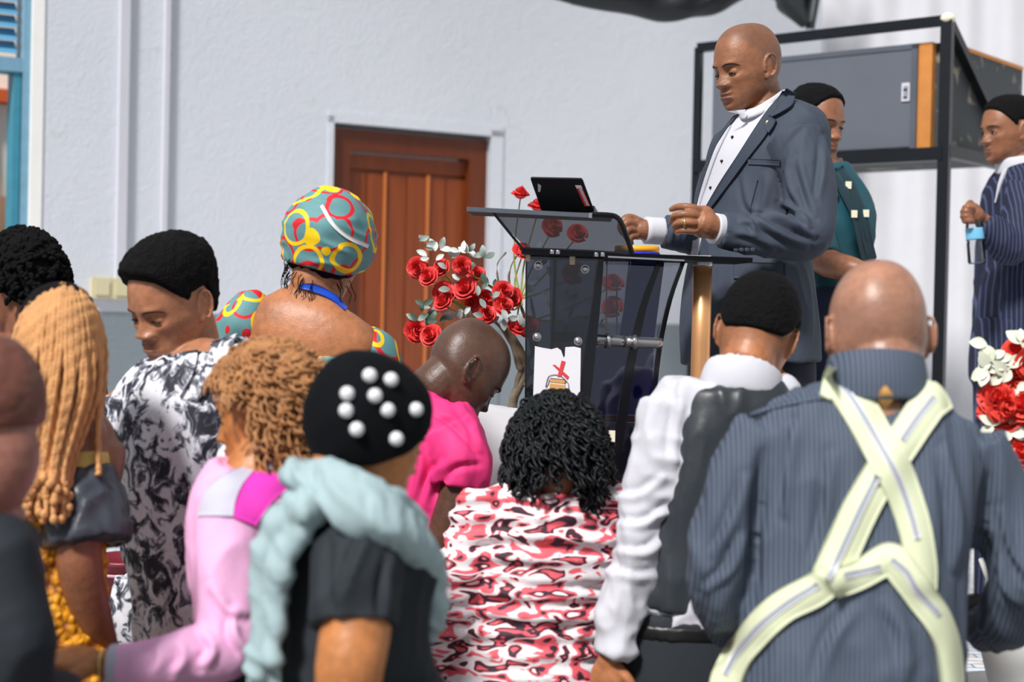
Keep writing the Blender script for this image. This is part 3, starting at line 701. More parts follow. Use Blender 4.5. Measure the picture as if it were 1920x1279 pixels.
edge([(987, 476), (986, 700), (983, 900), (976, LB)], LD-.004, [3, 3]); edge([(1041, 480), (1036, 640), (1028, 800), (1024, LB)], LD+.02, [7, 7])
edge([(1128, 481), (1117, 580), (1102, 700), (1092, 820), (1086, LB)], LD-.005, [10, 16, 22, 26, 26], .09)
edge([(1238, 489), (1208, 570), (1183, 680), (1166, 790), (1156, 900), (1150, LB)], LD+.09, [10, 14, 18, 18, 18], .03)
edge([(1282, 489), (1257, 560), (1239, 640), (1229, 720), (1222, 820), (1212, LB)], LD+.095, [8, 9, 9, 8, 8], .02)
edge([(1181, 487), (1170, 600), (1160, 760), (1150, LB)], LD+.2, [3, 4], .02)
mb = MB(); prism(mb, [P(x, y, LD+.13) for x, y in ((1186, 490), (1236, 490), (1176, 690), (1222, 700), (1218, 776), (1108, 776), (1112, 620), (1150, 610))], V(0, .006, 0))
mb = MB(); prism(mb, [P(x, y, LD+.16) for x, y in ((1184, 489), (1246, 489), (1226, 640), (1222, 778), (1100, 778), (1106, 655), (1160, 640))], V(0, .006, 0)); obj('blue_lining', mb, MT['navy'], lc, smooth=False)
mb = MB(); prism(mb, [P(x, y, LD+.16) for x, y in ((1100, 779), (1221, 779), (1221, 792), (1100, 792))], V(0, .006, 0)); obj('red_lining', mb, MT['red'], lc, smooth=False)
mb = MB(); prism(mb, [P(x, y, LD+.16) for x, y in ((1100, 793), (1221, 793), (1214, LB-10), (1094, LB-10))], V(0, .006, 0)); obj('pale_blue_lining', mb, MT['paleblue'], lc, smooth=False)
for x, y, dd in ((1009, 498, 0), (1097, 505, 0), (1007, 632, 0), (1084, 640, 0)):
    mb = MB(); c = P(x, y, LD-.012); tube(mb, [c, c+V(0, .012, 0)], .0105, round_=False, m=20); ell(mb, c-V(0, .002, 0), (.0088, .006, .0088)); tube(mb, [c-V(0, .010, 0), c], .0042, round_=False, m=6); obj('silver_bolt', mb, MT['steel'], lc, smooth=False)
for (x0, x1, y0, y1, d0) in ((1040, 1078, 632, 632, LD+.04), (1112, 1170, 637, 640, LD+.05), (1172, 1240, 641, 644, LD+.07)):
    mb = MB(); tube(mb, [P(x0, y0, d0), P(x1, y1, d0+.02)], .014, round_=False, m=20); obj('cross_tube', mb, MT['steel'], lc)
for x, y in ((1141, 639), (1190, 642)):
    mb = MB(); c = P(x, y, LD+.05); tube(mb, [c-V(.004, 0, 0), c+V(.004, 0, 0)], .019, round_=False, m=20); obj('tube_flange', mb, MT['steel'], lc)
for x, y0, y1, r_, k in ((1138, 486, LB-5, .0018, 'copper'), (1157, 520, LB-5, .0022, 'steel')):
    mb = MB(); tube(mb, [P(x, y0, LD+.2), P(x-10, y1, LD+.2)], r_, round_=False, m=8); obj('thin_rod', mb, MT[k], lc)
# copper columns
for x, r_, nm in ((1318, .0235, 0), (1304, .006, 1)):
    t_ = P(x, 490, 3.98 if nm == 0 else 4.03); mb = MB(); b_ = V(t_.x, t_.y, .6)
    tube(mb, [b_, t_-V(0, 0, .01)], r_, round_=False, m=32); obj('copper_column', mb, MT['copper'], lc)
    mb = MB(); tube(mb, [t_-V(0, 0, .012), t_+V(0, 0, .004)], r_*1.08, round_=False, m=32); obj('column_collar', mb, MT['steel'], lc)
mb = MB(); box(mb, (t_.x-.42, 3.97, .6), (t_.x+.16, 4.22, .625)); obj('base_plate', mb, MT['acryl_black'], lc, smooth=False)
# shelf: lower tray and slanted desk
def slab(name, q, th, m): 
    mb = MB(); prism(mb, q, V(0, 0, -th)); return obj(name, mb, m, lc, smooth=False)
SH = 3.88
a, b_ = P(978, 463, SH), P(1411, 486, SH); zs = P(1300, 481, SH).z
pl_, pr_ = V(a.x, SH, zs+.012), V(b_.x, SH, zs-.006)
slab('shelf', [V(a.x, SH, zs+.008), V(b_.x, SH, zs), V(b_.x-.02, SH+.16, zs), V(a.x+.02, SH+.32, zs+.008)], .011, MT['acryl_matte'])
mb = MB(); e0, e1 = P(1140, 481.5, SH-.003), P(1283, 488.5, SH-.003); bar(mb, e0, e1, .004, .004); obj('bright_edge', mb, MT['steel'], lc, smooth=False)
mb = MB(); prism(mb, [P(922, 399, 3.86), P(1160, 406, 3.86), P(1186, 474, 3.88), P(986, 464, 3.88)], V(0, .007, 0)); obj('slanted_panel', mb, smoked('medium_smoked_acrylic', (.40, .41, .44)), lc, smooth=False)
mb = MB(); prism(mb, [P(875, 391, 3.85), P(1150, 403, 3.85), P(1150, 403, 3.85)+V(-.0, .11, -.004), P(885, 391, 3.85)+V(0, .11, -.004)], V(0, 0, -.006)); obj('top_plate', mb, MT['acryl_matte'], lc, smooth=False)
mb = MB(); bar(mb, P(875, 392, 3.848), P(1104, 404, 3.848), .006, .0105); obj('front_lip', mb, MT['lipgrey'], lc, smooth=False)
mb = MB(); bar(mb, P(1104, 404, 3.848), P(1110, 404.3, 3.848), .007, .012); obj('lip_end_cap', mb, MT['steel'], lc, smooth=False)
mb = MB(); tube(mb, [P(1108, 402, 3.86), P(1140, 403, 3.86), P(1156, 407, 3.86), P(1166, 420, 3.86), P(1178, 452, 3.87), P(1186, 477, 3.88)], .0062, m=10, n=40); obj('curved_edge', mb, MT['acryl_black'], lc)
mb = MB(); tube(mb, [P(924, 398, 3.862), P(975, 460, 3.878), P(986, 466, 3.88), P(1100, 471, 3.88), P(1186, 477, 3.88)], .0035, m=8, n=50); obj('curved_edge', mb, MT['acryl_black'], lc)
for x, y in ((1035, 472), (1046, 472.5), (1118, 477), (1130, 477)):
    mb = MB(); c = P(x, y, SH); tube(mb, [c+V(0, 0, .004), c-V(0, 0, .006)], .006, round_=False, m=14); obj('shelf_bolt', mb, MT['steel'], lc)
for x, y, s_ in ((990, 483, .009), (1073, 488, .011), (1147, 818, .014)):
    mb = MB(); c = P(x, y, LD-.006); box(mb, (c.x-s_*.6, c.y, c.z-s_), (c.x+s_*.6, c.y+.002, c.z+s_)); obj('cream_sticker', mb, MT['cream'], lc, smooth=False)
# paper notice taped to the lectern
pn = thing('paper_notice', P(1044, 790, LD-.012), 'torn white paper notice with a red cross taped to the lectern', 'paper')
def pprism(name, poly, m, off, th=.0012): mb = MB(); prism(mb, [P(x, y, LD-off) for x, y in poly], V(0, th, 0)); return obj(name, mb, m, pn, smooth=False)
pprism('paper_sheet', [(1003, 649), (1016, 652), (1034, 655), (1045, 652), (1052, 657), (1057, 671), (1059, 668), (1060, 651), (1076, 650), (1089, 653), (1087, 790), (998, 790)], MT['paper'], .014)
pprism('red_cross', [(1036, 684), (1041, 684), (1067, 706), (1064, 712)], MT['redink'], .0156); pprism('red_cross', [(1053, 676), (1060, 678), (1052, 706), (1045, 706)], MT['redink'], .0160)
pprism('printed_block', [(1032, 710), (1059, 713), (1059, 719), (1031, 716)], MT['orangeink'], .0156); pprism('printed_block', [(1031, 719), (1060, 722), (1060, 745), (1029, 745)], MT['orangeink'], .0156)
def pline(pts, w_=.0012): mb = MB(); tube(mb, [P(x, y, LD-.0158) for x, y in pts], w_*.6, m=6, n=len(pts)*4); obj('printed_outline', mb, MT['ink'], pn)
pline([(1023, 725), (1028, 707), (1037, 703), (1045, 703)]); pline([(1053, 706), (1061, 714), (1066, 722), (1066, 745)]); pline([(1030, 711), (1028, 720), (1024, 726)]); pline([(1032, 709.5), (1059, 712.5), (1059, 719.5)])
# laptop
lp = thing('laptop', P(1060, 400, 3.98), 'open black laptop with a red and white sticker on the lectern desk', 'laptop')
q0, q1, q2, q3 = P(1016, 397, 3.90), P(1115, 399, 3.90), P(1092, 336, 3.84), P(994, 334, 3.84)
nn = (q1-q0).cross(q3-q0).normalized(); nn = nn if nn.y < 0 else -nn
def lidq(u, v, o_=0): return (q0*(1-u)+q1*u)*(1-v)+(q3*(1-u)+q2*u)*v+nn*o_
mb = MB(); k_ = [(0, 0), (1, 0), (1, .96), (.975, 1), (.02, 1), (0, .96)]; prism(mb, [lidq(u, v, 0) for u, v in k_], -nn*.006); obj('lid', mb, MT['laptop'], lp, smooth=False)
mb = MB(); prism(mb, [lidq(0, .02, -.006), lidq(1, .02, -.006), lidq(1, .02, -.006)+V(.02, .21, .0), lidq(0, .02, -.006)+V(.02, .21, .0)], V(0, 0, .012)); obj('keyboard_base', mb, MT['laptop'], lp, smooth=False)
mb = MB(); prism(mb, [lidq(*k, .0008) for k in ((.855, .20), (.965, .20), (.93, .80), (.82, .80))], -nn*.0006); obj('red_sticker', mb, MT['redink'], lp, smooth=False)
mb = MB()
for i in range(11): v0 = .22+i*.046; prism(mb, [lidq(*k, .0014) for k in ((.90-.06*(v0-.2), v0), (.955-.06*(v0-.2), v0), (.953-.06*(v0-.2), v0+.028), (.898-.06*(v0-.2), v0+.028))], -nn*.0006)
prism(mb, [lidq(*k, .0014) for k in ((.825, .73), (.94, .73), (.93, .81), (.818, .81))], -nn*.0006); obj('sticker_print', mb, MT['paper'], lp, smooth=False)
mb = MB(); prism(mb, [lidq(*k, .0008) for k in ((.06, .60), (.10, .60), (.16, .78), (.11, .84))], -nn*.0006); obj('lid_emblem', mb, MT['trim'], lp, smooth=False)
# tape roll and papers on the shelf
c = V(P(1196, 463, 3.99).x, 4.02, zs+.006)
tr = thing('tape_roll', c, 'roll of orange and white tape lying on the lectern shelf', 'tape')
mb = MB(); lathe(mb, c, [(.036, .007), (.056, .006), (.056, .022), (.036, .022), (.036, .006)], 40); obj('orange_tape', mb, MT['orange'], tr)
mb = MB(); lathe(mb, c, [(.034, .0), (.058, .0), (.058, .006), (.034, .006), (.034, 0)], 40); obj('blue_rim', mb, MT['navy'], tr)
mb = MB(); x_ = P(1230, 475, 4.1).x; prism(mb, [V(x_, 3.93, zs+.001), V(x_+.12, 3.93, zs+.001), V(x_+.11, 4.10, zs+.001), V(x_+.01, 4.10, zs+.001)], V(0, 0, .004)); tag(obj('paper_sheet', mb, MT['paper'], smooth=False), 'white paper sheets lying on the lectern shelf below the hand', 'paper')

# ------------------------------------------------------------ artificial rose tree
RT = V(P(962, 700, 4.55).x, 4.55, .6); rt = thing('artificial_rose_tree', RT, 'artificial red rose tree with twisted trunk and silvery leaves beside the lectern', 'rose tree')
def rose_mb(r_=.028, seed=0):
    g = random.Random(seed); mb = MB()
    def petal(az, tilt, rr, w_, h_, z0, curlb):
        vs_ = []; n, m = 7, 7
        for i in range(n):
            v = i/(n-1)
            for j in range(m):
                u = -1+2*j/(m-1); a = az+u*w_*(1-.25*v*v); k = rr*(.35+.65*v**.7)+curlb*rr*max(0, v-.7)*2.2*(1+.3*abs(u)); z = z0+h_*(v-.12*u*u*v+.05*math.sin(u*5+az))
                vs_.append((k*math.cos(a), k*math.sin(a), z-curlb*.5*rr*max(0, v-.8)*3))
        b_ = [(x*.94, y*.94, z-.0007) for x, y, z in vs_]
        f = grid_faces(n, m, closed=False); mb.add(vs_, f); mb.add(b_, [q[::-1] for q in f])
    for k, (n_, rr, h_, w_, cb_) in enumerate(((2, .22, .95, 1.7, 0), (3, .38, .92, 1.25, .05), (4, .58, .82, 1.0, .18), (5, .80, .66, .85, .32), (5, .94, .56, .78, .34))):
        for i in range(n_): petal(i*6.283/n_+k*.9+g.random()*.3, 0, rr*r_, w_, h_*r_*1.15, -.12*r_*k-.1*r_, cb_)
    ell(mb, (0, 0, -.15*r_), (.55*r_, .55*r_, .5*r_), n=8, m=10); return mb
roses_px = [(783, 502, 4.42), (803, 518, 4.40), (827, 501, 4.42), (866, 498, 4.38), (893, 513, 4.46), (871, 540, 4.40), (834, 549, 4.42), (830, 566, 4.40), (888, 567, 4.44), (909, 563, 4.46), (944, 546, 4.42), (963, 557, 4.45), (944, 572, 4.40), (912, 590, 4.42), (970, 611, 4.42), (990, 612, 4.48),
            (780, 620, 4.42), (807, 628, 4.38), (976, 363, 4.5), (1010, 386, 4.5), (1036, 424, 4.48), (1083, 437, 4.5), (980, 470, 4.5), (1076, 512, 4.45), (1149, 530, 4.5), (1148, 575, 4.5)]
mother = None; hub = P(958, 640, 4.55); tips = []
for i, (x, y, d_) in enumerate(roses_px):
    c = P(x, y, d_); tips.append(c); face_ = (CAM-c).normalized()*.75+Vector((random.uniform(-.5, .5), 0, random.uniform(-.1, .75)))
    if i in (18, 19): face_ = V(.1, -.35, 1)
    if mother is None: mother = obj('rose', rose_mb(), MT['rose'], rt, loc=c); o = mother
    else: o = mother.copy(); COL.objects.link(o); o.parent = rt
    co = np.array(0)
    o.location = c-RT; s_ = .82+.25*random.random(); o.scale = (s_, s_, s_); o.rotation_euler = face_.to_track_quat('Z', 'Y').to_euler()
me_ = mother.data; cc = np.empty(len(me_.vertices)*3); me_.vertices.foreach_get('co', cc); cc = cc.reshape(-1, 3)+np.array(tips[0]); me_.vertices.foreach_set('co', cc.ravel()); me_.update()
mb = MB(); tube(mb, [P(952, 880, 4.55), P(958, 800, 4.55), P(964, 745, 4.55), P(985, 700, 4.55), P(980, 670, 4.55), P(962, 640, 4.55), P(950, 612, 4.55)], [.016, .015, .014, .016, .015, .014, .009], m=10, n=40)
tube(mb, [V(RT.x-.03, 4.55, .6), P(945, 1000, 4.55), P(952, 880, 4.55)], [.022, .018, .016], m=10)
for pts, r_ in (([(966, 740), (975, 700), (1000, 660), (1005, 620), (995, 560)], .010), ([(975, 690), (962, 650), (948, 625), (925, 600)], .010), ([(990, 700), (1020, 690), (1050, 640), (1080, 560)], .008), ([(1000, 660), (985, 600), (972, 560), (955, 530), (958, 500), (975, 470)], .006), ([(940, 560), (932, 500), (948, 474)], .003), ([(1020, 690), (1090, 640), (1140, 590)], .005), ([(985, 720), (1005, 740), (1020, 700), (1050, 660)], .006)):
    tube(mb, [P(x, y, 4.55-.02*random.random()) for x, y in pts], [r_, r_*.8, r_*.6, r_*.45][:len(pts)]+[r_*.4]*(len(pts)-4) if len(pts) > 4 else [r_, r_*.8, r_*.6, r_*.4][:len(pts)], m=8, n=30)
obj('trunk', mb, MT['bark'], rt, disp=lambda c: .0025*vnoise(c*60, 2))
mb = MB()
knots = [P(950, 612, 4.55), P(925, 600, 4.55), P(975, 560, 4.52), P(1000, 600, 4.55)]
for c in tips:
    k = min(knots, key=lambda q: (q-c).length); mid = (c+k)/2+V(random.uniform(-.02, .02), .03, -.02); tube(mb, [k, mid, c+V(0, .012, -.01)], [.0035, .0025, .002], m=6, n=14)
obj('stems', mb, MT['stem'], rt)
def leafshape(mb, c, d_, nrm, L_, w_=.42):
    d_ = d_.normalized(); l = d_.cross(nrm).normalized(); n_ = l.cross(d_); top = []; n = 8
    for i in range(n):
        t = i/(n-1); ww = L_*w_*.5*math.sin(math.pi*min(1, t*.95+.03))**.8
        for k in (-1, 0, 1): top.append(c+d_*t*L_+l*ww*k+n_*(abs(k)*ww*.35-.15*L_*t*t))
    bt = [p-n_*.0008 for p in top]; f = grid_faces(n, 3, closed=False); mb.add(top, f); mb.add(bt, [q[::-1] for q in f])
mb = MB(); leafc = [(806, 448), (802, 458), (812, 468), (828, 470), (846, 482), (874, 470), (872, 474), (894, 482), (892, 498), (800, 480), (818, 492), (846, 540), (858, 528), (896, 540), (914, 536), (900, 556), (925, 562), (788, 580), (796, 576), (813, 578), (834, 588), (850, 588), (866, 578), (786, 600), (793, 605), (872, 590), (884, 585), (930, 590), (950, 595), (812, 600), (824, 604), (905, 480), (845, 468), (927, 545), (952, 600), (975, 590), (1012, 470), (998, 490), (1100, 520), (1060, 560), (1080, 600), (1030, 560), (1120, 610), (1050, 590), (1020, 500), (985, 530)]
for x, y in leafc:
    for k in range(2):
        c = P(x+random.uniform(-6, 6), y+random.uniform(-5, 5), 4.40+random.uniform(-.02, .06)); a = random.uniform(0, 6.28)
        leafshape(mb, c, V(math.cos(a), random.uniform(-.3, .3), math.sin(a)+.3), V(random.uniform(-.5, .5), -1, random.uniform(-.2, .6)), random.uniform(.026, .036), .55)
obj('leaves', mb, MT['leaf'], rt)

# ------------------------------------------------------------ the speaker behind the lectern
SD = 4.28
p = Person('man in slate grey suit with white collar standing at the lectern looking down', P(1420, 600, SD).x, SD+.03, .6)
p.head(1400, 126, SD, -60, 11, 0, .965, nose=1.12, lips=1.15).neck(1440, 235, SD+.015, .060, .066)
# near (left) hand with five fingers over the lectern
HD = 3.93
mb = p.mb
def ft(pts, r_): tube(mb, [P(x, y, HD+dd) for x, y, dd in pts], [q*.92/760 for q in r_], n=26, m=12)
tube(mb, [P(1362, 428, HD+.03), P(1338, 426, HD+.01), P(1322, 420, HD)], [.029, .030, .031], m=16, up=V(0, 0, 1), flat=1.05)
Mh = rotm(0, 0, 8); ell(mb, P(1318, 416, HD), (.034, .019, .041), Mh)
ft([(1316, 398, 0), (1302, 391, -.012), (1285, 387.5, -.012), (1270, 388.5, .002), (1259, 392.5, .016)], [9.5, 8.6, 7.8, 7.4, 6])
ft([(1312, 407, -.004), (1298, 402.5, -.020), (1279, 402, -.022), (1265, 405, -.006), (1261, 413, .012)], [9.5, 8.8, 8, 7.6, 6.2])
ft([(1312, 418, -.004), (1299, 418, -.020), (1281, 417, -.022), (1268, 421, -.008), (1265, 427, .008)], [9.2, 8.5, 7.8, 7.2, 6])
ft([(1314, 430, 0), (1300, 433, -.012), (1285, 432, -.016), (1274, 433.5, -.006), (1269, 437, .006)], [8.6, 7.8, 7, 6.6, 5.4])
ft([(1326, 405, .02), (1308, 396, .04), (1290, 398, .05), (1276, 404, .052)], [10, 9.5, 8.5, 7])
# far (right) hand holding a page edge
FD = 4.22
def ff(pts, r_): tube(mb, [P(x, y, FD+dd) for x, y, dd in pts], [q*.92/710 for q in r_], n=22, m=12)
tube(mb, [P(1226, 432, FD+.01), P(1205, 431, FD)], [.027, .028], m=16); ell(mb, P(1194, 428, FD), (.030, .022, .031), rotm(0, 0, -12))
ff([(1192, 414, 0), (1178, 409, -.01), (1168, 414, -.014), (1163, 425, -.01), (1166, 436, 0)], [9, 8.4, 7.6, 7, 6])
ff([(1190, 422, -.014), (1177, 418, -.028), (1170, 426, -.03), (1169, 438, -.022)], [9, 8.2, 7.4, 6.4])
ff([(1190, 432, -.016), (1179, 431, -.030), (1174, 440, -.030), (1177, 449, -.02)], [8.6, 8, 7, 6])
ff([(1192, 442, -.014), (1183, 444, -.026), (1180, 451, -.024), (1184, 456, -.014)], [8, 7, 6.2, 5.4])
ff([(1200, 418, .014), (1188, 410, .022), (1176, 408, .022), (1168, 412, .016)], [10, 9, 8, 6.5])
arm(mb, [(1500, 290, SD-.17), (1510, 430, SD-.27), (1362, 428, HD+.03)], [.045, .034, .030]); arm(mb, [(1395, 275, SD+.17), (1330, 440, SD+.12), (1226, 432, FD+.01)], [.05, .045, .03])
torso(mb, [(1440, 215, SD+.02, .08, .065), (1440, 260, SD, .16, .09), (1430, 400, SD, .15, .1), (1420, 520, SD, .15, .1)], -60, 0)
stub = lambda v: .55*np.exp(-((v[:, 2]+.075)/.03)**2)*(v[:, 1] > -.07)*.5
p.body(SK['warm_brown'], .0027, 2, scalp=lambda v: np.maximum(.55*sst(v[:, 2]-np.interp(v[:, 1], [-.09, -.05, -.01, .03, .1], [.085, .07, .03, -.02, -.06]), -.01, .02), stub(v)))
p.eyes(.34, 1.0)
mb = MB()
J = [(1452, 212, SD+.02, .06, .045), (1451, 227, SD+.01, .14, .08), (1447, 252, SD, .195, .10), (1438, 300, SD, .20, .125), (1426, 370, SD, .185, .128), (1412, 450, SD, .18, .13), (1405, 520, SD, .19, .145), (1404, 600, SD, .20, .16), (1406, 680, SD, .205, .16)]
torso(mb, J, -60)
arm(mb, [(1488, 262, SD-.155), (1512, 330, SD-.20), (1522, 425, SD-.26), (1500, 445, SD-.28), (1440, 441, SD-.31), (1385, 436, HD+.03), (1352, 431, HD+.02)], [.072, .071, .060, .060, .056, .050, .045], round_=False)
arm(mb, [(1392, 268, SD+.16), (1350, 350, SD+.17), (1325, 440, SD+.13), (1270, 437, FD+.03), (1244, 434, FD+.015)], [.07, .062, .052, .046, .044], round_=False)
FL = [([(1467, 380), (1488, 392), (1505, 410), (1516, 424)], .010, 6), ([(1436, 400), (1466, 410), (1495, 427), (1524, 440)], .011, 6.5), ([(1416, 405), (1438, 425), (1474, 445), (1512, 458)], .009, 7),
      ([(1392, 410), (1410, 419), (1418, 436)], .006, 6), ([(1474, 318), (1484, 355), (1504, 392)], .007, 8), ([(1545, 262), (1543, 320), (1536, 372)], .006, 7), ([(1380, 436), (1410, 442), (1450, 462)], .005, 7),
      ([(1512, 236), (1480, 268), (1466, 300), (1462, 345), (1466, 392)], -.005, 7), ([(1500, 300), (1512, 350), (1530, 400)], .006, 8), ([(1395, 330), (1404, 380), (1420, 398)], .004, 7), ([(1440, 330), (1436, 365), (1428, 396)], .004, 8), ([(1280, 415), (1262, 430), (1258, 455)], .006, 5), ([(1300, 420), (1286, 440)], .005, 5)]
def folds(c): return 1.3*creases(c, FL, SD+.02)
jk = p.garment('suit_jacket', mb, MT['greysuit'], .0045, 2, .0035, (13, 13, 7), 3, folds)
jb = bvh(jk)
# cuffs, shirt front, collar
for pts, r_ in (([(1352, 430.5, HD+.022), (1337, 428, HD+.012)], .038), ([(1246, 434, FD+.015), (1210, 432, FD+.002)], .036)):
    mb = MB(); tube(mb, [P(*q) for q in pts], r_, m=26, round_=False, n=6); obj('shirt_cuff', mb, MT['shirtwhite'], p.root, sub=0)
mb = patch(jb, [(1392, 210), (1380, 222), (1352, 258), (1335, 295), (1318, 345), (1306, 390), (1298, 440), (1296, 478)], [(1462, 190), (1448, 206), (1418, 245), (1388, 290), (1356, 340), (1328, 390), (1318, 440), (1310, 478)], off=.001, th=.004, n=30, m=12)
shirt = obj('shirt_front', mb, MT['shirtwhite'], p.root); sb = bvh(jk, shirt)
mb = patch(sb, [(1366, 232), (1348, 262), (1334, 296), (1318, 345), (1307, 388)], [(1372, 236), (1355, 268), (1341, 300), (1324, 350), (1312, 391)], off=.002, th=.002, n=24, m=3)
obj('shirt_placket', mb, MT['shirtwhite'], p.root)
mb = patch(sb, [(1471, 170), (1462, 183), (1440, 208), (1416, 243), (1386, 290), (1352, 342), (1322, 394)], [(1484, 182), (1480, 200), (1450, 221), (1440, 250), (1402, 300), (1366, 349), (1329, 398)], off=.003, th=.005, n=36, m=9, bulge=.002); la = obj('lapel', mb, MT['suitedge'], p.root)
mb = patch(sb, [(1474, 166), (1463, 183), (1447, 207), (1440, 215)], [(1492, 176), (1487, 198), (1468, 212), (1450, 221)], off=.006, th=.006, n=18, m=7, bulge=.002); obj('jacket_collar', mb, MT['suitedge'], p.root)
mb = patch(sb, [(1446, 219), (1440, 230), (1436, 240)], [(1457, 227), (1452, 238), (1443, 251)], off=.008, th=.004, n=8, m=5); obj('lapel', mb, MT['suitedge'], p.root)
mb = patch(sb, [(1386, 212), (1370, 228), (1345, 262), (1330, 296), (1314, 345), (1302, 392)], [(1380, 222), (1362, 245), (1343, 276), (1330, 310), (1317, 350), (1307, 392)], off=.003, th=.004, n=24, m=4); obj('lapel', mb, MT['suitedge'], p.root)
mb = strip(bvh(jk), [(1403, 303), (1463, 305)], 10, off=.002, th=.0016, n=14, m=5); obj('breast_pocket', mb, MT['suitedge'], p.root)
mb = patch(bvh(jk), [(1376, 491), (1376, 522)], [(1471, 494), (1471, 525)], off=.002, th=.004, n=8, m=16, bulge=.001); obj('pocket_flap', mb, MT['suitedge'], p.root)
mb = patch(bvh(jk), [(1420, 338), (1412, 368), (1406, 392)], [(1421.5, 338), (1413.5, 368), (1407.5, 392)], off=.0, th=.001, n=12, m=2); obj('dart_seam', mb, MT['charcoal'], p.root)
# collar: a raised band that crosses at the throat
def collar_band(p, name, pts_lo, pts_hi, m, th=.003):
    n = 26; a = cat([P(*q) for q in pts_lo], n); b_ = cat([P(*q) for q in pts_hi], n); mb = MB()
    ctr = (a.mean(0)+b_.mean(0))/2; vs_ = []
    for i in range(n):
        for k in range(4):
            q = a[i]+(b_[i]-a[i])*k/3; vs_.append(q)
    mb.add(vs_, grid_faces(n, 4, closed=False)); o = obj(name, mb, m, p.root); md = o.modifiers.new('s', 'SOLIDIFY'); md.thickness = th; md.offset = 0; return o
collar_band(p, 'shirt_collar', [(1480, 205, SD+.07), (1474, 196, SD-.04), (1452, 203, SD-.095), (1428, 213, SD-.105), (1404, 222, SD-.09), (1390, 224, SD-.05), (1388, 214, SD+.02), (1410, 204, SD+.08), (1450, 200, SD+.11), (1480, 205, SD+.07)],
    [(1478, 180, SD+.06), (1470, 168, SD-.03), (1448, 182, SD-.085), (1424, 197, SD-.095), (1402, 209, SD-.08), (1389, 212, SD-.045), (1390, 205, SD+.02), (1410, 196, SD+.07), (1450, 180, SD+.10), (1478, 180, SD+.06)], MT['shirtwhite'])
for q in ([(1398, 205, -.098), (1380, 207, -.098), (1364, 208.5, -.085), (1386, 214, -.098), (1396, 214, -.10)],):
    mb = MB(); prism(mb, [P(x, y, SD+dd) for x, y, dd in q], V(0, .003, 0)); obj('collar_wing', mb, MT['shirtwhite'], p.root, smooth=False)
for x, y in ((1396, 218), (1373, 257), (1353, 302), (1332, 352)):
    h, no = hit(sb, x, y)
    if h: mb = MB(); ell(mb, h-ray(x, y)*.005, (.0042, .0025, .0042), n=8, m=12); obj('shirt_stud', mb, MT['iris'], p.root)
for i in range(4):
    h, no = hit(jb, 1380+i*10.5, 468)
    if h: mb = MB(); ell(mb, h-ray(1390, 468)*.002, (.0068, .003, .0068), n=8, m=16); obj('sleeve_button', mb, MT['suitedge'], p.root)
h, no = hit(jb, 1440, 231)
mb = MB(); ell(mb, h-ray(1440, 231)*.012, (.007, .003, .0085), n=8, m=16); obj('lapel_pin', mb, MT['gold'], p.root)
mb = MB(); c = P(1283, 417.5, HD-.022); M_ = rotm(0, 0, -4)
vs_ = []
for i in range(24):
    for j in range(8):
        a, b_ = 6.283*i/24, 6.283*j/8; vs_.append(c+V(math.cos(b_)*.0026, math.cos(a)*(.0113+.0012*math.sin(b_)), math.sin(a)*(.0113+.0012*math.sin(b_))))
mb.add(vs_, [(i*8+j, ((i+1) % 24)*8+j, ((i+1) % 24)*8+(j+1) % 8, i*8+(j+1) % 8) for i in range(24) for j in range(8)]); obj('wedding_ring', mb, MT['gold'], p.root)
legs(p, V(P(1420, 600, SD).x, SD+.01, 1.50), -60, MT['navytrouser'])

# ------------------------------------------------------------ hair makers
def skull(u): return V(u[0]*.076, u[1]*.096+.012, u[2]*.116)
def curls(p, name, m, keep, n, ln, out, hr, tr, turns, seed=1, pull=(0, 0, -1), m_=5, seg=16):
    g = random.Random(seed); mb = MB(); k = 0
    while k < n:
        u = V(g.gauss(0, 1), g.gauss(0, 1), g.gauss(0, 1)).normalized(); v = skull(u)
        if not keep(v): continue
        k += 1; q = p.L(v); o_ = (p.M @ u).normalized(); L_ = ln*(.6+.6*g.random()); ph = g.random()*6.28; pts = []
        side = V(g.gauss(0, 1), g.gauss(0, 1), g.gauss(0, .4)).normalized()*.35
        for i in range(seg):
            t = i/(seg-1); c = q+o_*out*(1-math.exp(-4*t))+Vector(pull)*L_*t**1.35+side*out*t; a = ph+turns*6.28*t
            pts.append(c+(V(math.cos(a), math.sin(a), 0)*.8+V(0, 0, .5*math.sin(a)))*hr*min(1, 4*t))
        tube(mb, pts, [tr*(1-.3*i/(seg-1)) for i in range(seg)], n=seg, m=m_, round_=False)
    return obj(name, mb, m, p.root)
def ankle(): pass
AFRO = [(-.12, .070), (-.085, .066), (-.06, .052), (-.04, .030), (-.022, .010), (-.012, .000), (-.004, .026), (.034, .028), (.046, -.02), (.06, -.050), (.12, -.062)]
FADE = [(-.12, .080), (-.085, .074), (-.065, .060), (-.04, .034), (-.02, .012), (-.010, .008), (-.004, .028), (.034, .028), (.046, .0), (.06, -.03), (.12, -.050)]

